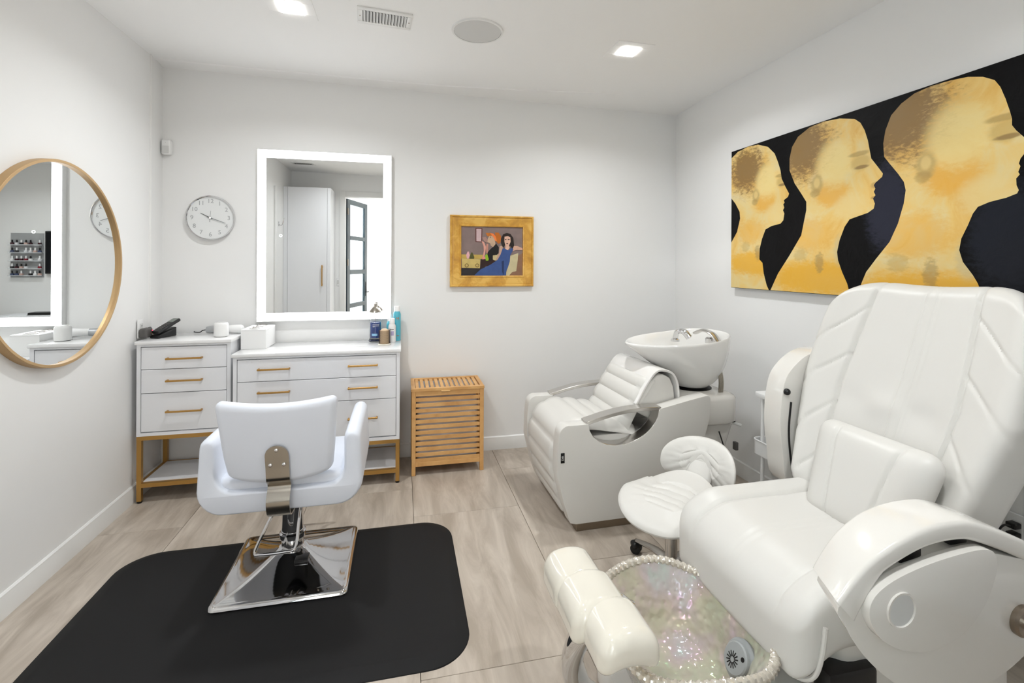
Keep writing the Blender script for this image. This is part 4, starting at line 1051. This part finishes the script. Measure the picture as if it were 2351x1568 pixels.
MB().loft([[(1.215 + r * cos(2 * PI * k / 32), .9612, .640 + r * sin(2 * PI * k / 32)) for k in range(32)] for r in (.0395, .001)], cap=False).build('speaker_cup', M_plas2, pc, world=W)
armp = [(1.048, .665), (1.13, .738), (1.22, .782), (1.32, .810), (1.42, .815), (1.50, .800), (1.66, .735), (1.80, .66), (1.90, .60)]
P = smooth_path([(a, 0, b_) for a, b_ in armp], 5); R = []
for i, q_ in enumerate(P):
    a = P[max(0, i - 1)]; b_ = P[min(len(P) - 1, i + 1)]; tn = (b_ - a).normalized(); nr = Vector((-tn.z, 0, tn.x)); hw_ = .068; ht = .018 + .03 * max(0, 1 - i / 7)
    sk = .42 * max(0, 1 - i / 12)
    R.append([q_ + nr * (b2) + Vector((sk * (a2 + hw_), 1.045 + a2, 0)) for a2, b2 in rrect(-hw_, hw_, -ht - .02, .012, .012, 3)])
MB().loft(R).build('armrest', M_gloss, pc, world=W, ang=50)
MB().prism([(1.26, .725), (1.33, .735), (1.33, .772), (1.29, .776), (1.275, .755)], xz(1.0), xz(1.03)).build('arm_latch', M_black, pc, bevel=.004, world=W)
MB().box(1.44, 1.50, 1.01, 1.04, .745, .778).build('arm_hinge', M_black, pc, bevel=.003, world=W)
MB().loft([[(1.655 + r * cos(2 * PI * k / 28), y, .53 + r * sin(2 * PI * k / 28)) for k in range(28)] for r, y in ((.042, .99), (.042, .974), (.036, .968))]).build('control_dial', M_steel2, pc, world=W)
MB().cyl((1.655, .97, .53), (1.655, .945, .53), .018, 16).build('dial_knob', M_chrome, pc, world=W)
# far arm, swung up beside the back
far = [(a + .02, b_) for a, b_ in [(1.75, .47), (1.715, .62), (1.70, .775), (1.722, .94), (1.775, 1.02), (1.86, 1.075), (1.96, 1.09), (2.03, 1.05), (2.0, .85), (1.95, .6), (1.93, .47)]]
far = [(p.x, p.y) for p in smooth_path([(a, b_, 0) for a, b_ in far], 4, True)]
MB().prism(far, xz(1.925), xz(2.03)).build('far_arm', M_gloss, pc, bevel=.022, seg=4, world=W, ang=40)
MB().tube(smooth_path([(1.805, 1.922, .46), (1.778, 1.922, .58), (1.765, 1.922, .72), (1.777, 1.922, .855)], 6), .0045, 8).build('arm_slit', M_black, pc, world=W)
MB().rcube(.03, .03, .03, .014, (1, 1, 1), (1.752, 1.92, .905), 4).build('arm_button', M_black, pc, world=W)
# bowl
BX, BY = .905, 1.455
def irid():
    m = bpy.data.materials.new('iridescent_glass'); m.use_nodes = True; nt = m.node_tree; L = nt.links.new; b = nt.nodes['Principled BSDF']
    tc = nt.nodes.new('ShaderNodeTexCoord'); vo = nt.nodes.new('ShaderNodeTexVoronoi'); vo.inputs['Scale'].default_value = 42.; vo.feature = 'SMOOTH_F1'
    n2 = nt.nodes.new('ShaderNodeTexNoise'); n2.inputs['Scale'].default_value = 8.; n2.inputs['Detail'].default_value = 5
    L(tc.outputs['Object'], vo.inputs['Vector']); L(tc.outputs['Object'], n2.inputs['Vector'])
    bp = nt.nodes.new('ShaderNodeBump'); bp.inputs['Strength'].default_value = .8; bp.inputs['Distance'].default_value = .008; L(vo.outputs['Distance'], bp.inputs['Height']); L(bp.outputs['Normal'], b.inputs['Normal'])
    r = nt.nodes.new('ShaderNodeValToRGB'); e = r.color_ramp.elements; e[0].position = .3; e[1].position = .72
    e[0].color = (*lin((238, 228, 208)), 1); e[1].color = (*lin((234, 242, 238)), 1); q_ = e.new(.5); q_.color = (*lin((240, 234, 222)), 1); q_ = e.new(.42); q_.color = (*lin((238, 234, 216)), 1); q_ = e.new(.6); q_.color = (*lin((240, 230, 230)), 1)
    L(n2.outputs['Fac'], r.inputs['Fac']); L(r.outputs['Color'], b.inputs['Base Color'])
    mr = nt.nodes.new('ShaderNodeMapRange'); mr.inputs['To Min'].default_value = 250; mr.inputs['To Max'].default_value = 700; L(n2.outputs['Fac'], mr.inputs['Value'])
    b.inputs['Thin Film IOR'].default_value = 1.7; L(mr.outputs[0], b.inputs['Thin Film Thickness'])
    b.inputs['Roughness'].default_value = .1; b.inputs['Transmission Weight'].default_value = .5; b.inputs['IOR'].default_value = 1.5; b.inputs['Metallic'].default_value = .0
    return m
M_irid = irid()
def bring(s, z, wav=0., n=64, dxs=0.):
    out = []
    for k in range(n):
        a = 2 * PI * k / n; c_, s_ = cos(a), sin(a)
        lx, ly = .268, .285
        out.append((BX + dxs + lx * s * abs(c_) ** .9 * (1 if c_ > 0 else -1), BY + ly * s * abs(s_) ** .9 * (1 if s_ > 0 else -1), z + wav * (cos(4 * a + .6))))
    return out
rg = []
for s_, z, wv in ((.40, .098, 0), (.52, .10, 0), (.62, .13, 0), (.72, .19, .002), (.82, .25, .006), (.93, .288, .010), (1.0, .314, .012), (1.0, .326, .012), (.965, .322, .012), (.89, .288, .010), (.78, .25, .006), (.68, .19, .002), (.585, .142, 0), (.5, .122, 0), (.3, .118, 0), (.02, .117, 0)): rg.append(bring(s_, z, wv))
bowl = MB().loft(rg).build('foot_bowl', M_irid, pc, world=W, ang=70, label='iridescent hammered glass foot bowl')
# twisted rope rim
RP = [Vector(p) for p in bring(1.0, .326, .012, 420)]
def rope():
    m = MB(); rings = []; n = len(RP)
    for i in range(n):
        t_ = (RP[(i + 1) % n] - RP[i - 1]).normalized(); sd = t_.cross(Vector((0, 0, 1))).normalized(); up = sd.cross(t_)
        ring = []
        for k in range(12):
            a = 2 * PI * k / 12; rr = .014 * (1 + .2 * sin(3 * (a + i * 2 * PI * 26 / n)))
            ring.append(RP[i] + (sd * cos(a) + up * sin(a)) * rr)
        rings.append(ring)
    return m.loft(rings, closed=True)
o = rope().build('rope_rim', mat('rope_glass', (226, 220, 208), .12, metal=.55), bowl); o.location = (-OX, -OY, 0)
# glowing-white shelf ridge inside, drain jet
jet = Matrix.Translation((1.075, 1.365, .215)) @ Matrix.Rotation(math.radians(-62), 4, 'Y') @ Matrix.Rotation(.3, 4, 'Z')
jm = MB().lathe([(.062, 0), (.062, .008), (.055, .012), (.048, .012), (.048, .024), (.044, .028), (.0, .028)], 36).xf(Matrix.Translation((-OX, -OY, 0)) @ jet)
jo = jm.build('jet_cover', mat('jet_grey', (158, 162, 162), .4), bowl)
for k in range(14):
    a = 2 * PI * k / 14
    MB().box(.008, .024, -.0017, .0017, .0278, .0288).xf(Matrix.Translation((-OX, -OY, 0)) @ jet @ Matrix.Translation((-.006, .008, 0)) @ Matrix.Rotation(a, 4, 'Z')).build('jet_slot', M_black, bowl)
MB().lathe([(.007, .0278), (.007, .0289)], 14).xf(Matrix.Translation((-OX, -OY, 0)) @ jet @ Matrix.Translation((.008, -.032, 0))).build('jet_hole', M_black, bowl)
sp = MB().tube(smooth_path([(.665, 1.585, .30), (.70, 1.582, .325), (.75, 1.575, .325), (.785, 1.57, .295)], 5), .017, 14).lathe([(.0, -.024), (.017, -.017), (.024, 0), (.017, .017), (.0, .024)], 16, (.785, 1.57, .292))
sp.xf(Matrix.Translation((-OX, -OY, 0))).build('spout', M_chrome, bowl)
# foot rest on a chrome arch
FR = [(.585, 1.25), (.575, 1.30), (.565, 1.40), (.56, 1.48), (.555, 1.58), (.56, 1.66)]
MB().tube(smooth_path([(.60, 1.42, .40), (.555, 1.45, .32), (.548, 1.50, .20), (.585, 1.52, .08), (.64, 1.53, .02)], 6), .05, 20, flat=.7).build('footrest_support', M_chrome, pc, world=W)
def pad(y0, y1, hwx, hz, zc_, xc, fw=1.):
    def fn(p):
        return (p.x, p.y, p.z - .35 * p.x * p.x / .1 + .0)
    return MB().rcube(hwx * 2, y1 - y0, hz, min(.042, hz * .48), (8, 4, 2), (xc, (y0 + y1) / 2, zc_), 6, fn)
fo = None
for y0, y1, hw_, hz, z_, xc in ((1.215, 1.405, .094, .105, .430, .622), (1.345, 1.545, .100, .112, .428, .598), (1.49, 1.685, .092, .112, .425, .585)):
    pad(y0, y1, hw_, hz, z_, xc).build('footrest_pad', M_ivory, pc, world=W)

# ------------------------------------------------------------------ trolley and its bottles
ct = thing('trolley_cart', 'white utility trolley with a tray top and basket beside the right wall', 'trolley', (2.20, 2.36, 0))
x0, x1, y0, y1 = 2.085, 2.32, 2.13, 2.545
MB().loft([[(x, y, z) for x, y in rrect(x0, x1, y0, y1, .02, 4)] for z in (.70, .728)]).build('tray_top', M_plas, ct, world=W, bevel=.003)
for a in (x0 + .02, x1 - .02):
    for b_ in (y0 + .05, y1 - .05): MB().cyl((a, b_, .05), (a, b_, .70), .0105, 14).build('post', M_plas, ct, world=W)
for zb, zt in ((.36, .445), (.08, .17)):
    a = [(x, y) for x, y in rrect(x0 - .005, x1, y0, y1 + .005, .03, 5)]; b_ = [(x, y) for x, y in rrect(x0 - .003, x1 - .002, y0 + .002, y1 + .003, .028, 5)]
    MB().loft([[(x, y, zb) for x, y in a], [(x, y, zt) for x, y in a], [(x, y, zt) for x, y in b_], [(x, y, zb + .003) for x, y in b_]]).build('basket', M_plas, ct, world=W)
    MB().tube([(x, y, zt) for x, y in a], .004, 6, True).build('basket_rim', M_plas, ct, world=W)
for a in (x0 + .02, x1 - .02):
    for b_ in (y0 + .05, y1 - .05): MB().cyl((a - .008, b_, .025), (a + .008, b_, .025), .025, 16).cyl((a, b_, .025), (a, b_, .06), .006, 8).build('caster', M_plas2, ct, world=W)
bottle('pump_bottle', 'white lotion bottle on the trolley beside the pedicure chair', (2.19, 2.31, .729), .03, .15, .03, .045, M_plas)
t = thing('glass_jar', 'clear glass jar with a metal lid on the trolley behind the pedicure chair', 'jar', (2.20, 2.20, .729))
MB().lathe([(.045, 0), (.047, .004), (.047, .16), (.044, .16), (.044, .006), (.0, .005)], 28).build('glass', M_glass, t)
MB().lathe([(.049, .161), (.049, .20), (.046, .205), (.0, .205)], 28).build('lid', M_silver, t)
MB().lathe([(.012, .206), (.008, .25), (.014, .255), (.0, .256)], 14).build('knob', M_glass, t)

# ------------------------------------------------------------------ front part of the room, seen in the mirrors
t = thing('tall_cabinet', 'tall white cabinet with a gold handle seen in the lit mirror', 'cabinet', (-1.32, -.01, 0))
cx0, cx1, cy0, cy1, ch = XL + .002, -1.01, YF + .002, .24, 2.57
MB().box(cx0, cx1, cy0, cy1 - .021, .08, ch).box(cx0, cx1, cy0, cy1 - .06, 0, .08).build('body', M_white, t, world=W)
d = MB().box(cx0 + .055, cx1 - .045, cy1 - .02, cy1, .085, ch - .003).build('cabinet_door', M_white, t, world=W, bevel=.0015, seg=1)
MB().box(cx0, cx0 + .052, cy1 - .02, cy1 - .002, .085, ch - .003).box(cx1 - .042, cx1, cy1 - .02, cy1 - .002, .085, ch - .003).build('filler_strip', M_white, t, world=W)
h = MB().box(cx1 - .115, cx1 - .10, cy1 + .022, cy1 + .032, 1.16, 1.46).box(cx1 - .115, cx1 - .10, cy1, cy1 + .024, 1.18, 1.195).box(cx1 - .115, cx1 - .10, cy1, cy1 + .024, 1.425, 1.44).build('handle', M_gold, d); h.location = (1.32, .01, 0)
t = thing('coat_hook', 'small chrome coat hook on the left wall seen in the lit mirror', 'hook', (XL, .50, 2.02))
MB().rcube(.006, .03, .06, .002, (1, 1, 1), (.003, 0, 0), 2).build('plate', M_chrome, t)
MB().tube(smooth_path([(.005, 0, -.01), (.03, 0, -.02), (.05, 0, .0), (.065, 0, .08)], 5), .005, 8).build('prong', M_chrome, t)
t = thing('light_switch', 'white light switch beside the doorway seen in the lit mirror', 'switch', (-.965, YF, 1.20))
MB().rcube(.04, .008, .117, .003, (1, 1, 1), (0, .004, 0), 2).build('cover_plate', M_plas, t)
MB().rcube(.022, .006, .06, .002, (1, 1, 1), (0, .009, 0), 2).build('rocker', M_plas2, t)
t = thing('wall_screen', 'black flat wall screen seen in the round mirror', 'screen', (1.34, YF, 1.62))
MB().box(-.17, .17, 0, .04, -.29, .29).build('screen_body', M_black, t, bevel=.005)
MB().box(-.155, .155, .04, .0415, -.27, .275).build('screen_glass', mat('screen_glass', (30, 31, 33), .12), t)
t = thing('polish_rack', 'clear acrylic nail polish rack seen in the round mirror', 'rack', (1.73, YF, 1.38))
M_acr = mat('acrylic', (235, 238, 240), .08, alpha=.3)
MB().box(-.19, .19, 0, .005, -.10, .50).build('back_sheet', M_acr, t)
shz = [.33, .225, .115, .01, -.085]
for z in shz: MB().box(-.19, .19, .005, .055, z, z + .004).box(-.19, .19, .051, .055, z + .004, z + .018).build('ledge', M_acr, t)
cols = [('black', (30, 30, 32)), ('white', (240, 240, 240)), ('dark red', (120, 24, 40)), ('slate blue', (70, 80, 110)), ('beige', (200, 170, 160)), ('pale grey', (225, 225, 228)), ('plum', (60, 20, 30))]
PM = [mat('polish_' + c[0].replace(' ', '_'), c[1], .15) for c in cols]
ORD = ['first', 'second', 'third', 'fourth', 'fifth', 'sixth', 'seventh']
for r, z in enumerate(shz):
    k = 0
    for c in range(7):
        rnd = random.Random(r * 10 + c)
        if rnd.random() < .18: continue
        i = rnd.randrange(len(PM)); ci_ = 0 if rnd.random() < .5 else 1
        k += 1
        bt = thing('polish_bottle', '%s nail polish bottle, %s from the screen on the %s rack ledge' % (cols[i][0], ORD[k - 1], ['top', 'second', 'middle', 'fourth', 'bottom'][r]), 'bottle', (1.73 - .155 + c * .052, YF + .028, 1.38 + z + .0045), group='nail polish bottles on the rack')
        MB().rcube(.034, .034, .036, .006, (1, 1, 1), (0, 0, .018), 2).build('bottle_body', PM[i], bt)
        MB().lathe([(.010, .036), (.009, .072)], 10).build('cap', PM[ci_], bt)
t = thing('side_desk', 'white desk with an open shelf seen low in the round mirror', 'desk', (1.35, .02, 0))
MB().box(-.48, .48, -.25, .22, .77, .80).build('desktop', M_white, t, bevel=.003)
for a in (-.48, .45): MB().box(a, a + .03, -.25, .22, 0, .77).build('desk_side', M_white, t)
MB().box(-.45, .45, -.25, .20, .60, .62).build('shelf', M_white, t)
t = thing('wrist_rest', 'black padded tray on the white desk seen in the round mirror', 'tray', (1.32, .05, .8005))
MB().rcube(.34, .16, .035, .014, (2, 2, 1), (0, 0, .0175), 4).build('pad', M_black, t)
MB().box(-.172, .172, -.082, .082, 0, .006).build('tray_base', M_grey, t)
# added unseen hall lamp: brightens the hall and lights the chairs through the doorway
t = thing('hall_fill_light', 'added unseen lamp on the hall ceiling, lighting the room through the doorway', 'ceiling light', (-1.70, -1.60, 2.86))
MB().lathe([(.16, -.004), (.15, -.03), (.0, -.04)], 28).build('diffuser', M_lamp, t)
MB().lathe([(.175, 0), (.175, -.02), (.16, -.024)], 28).build('ring', M_trim, t)
ld = bpy.data.lights.new('hall_fill_beam', 'AREA'); ld.shape = 'DISK'; ld.size = .3; ld.energy = HALL_FILL_W; ld.color = (1., .99, .97)
lo = bpy.data.objects.new('hall_fill_beam', ld); C.objects.link(lo); lo.parent = t; lo.location = (0, 0, -.06)
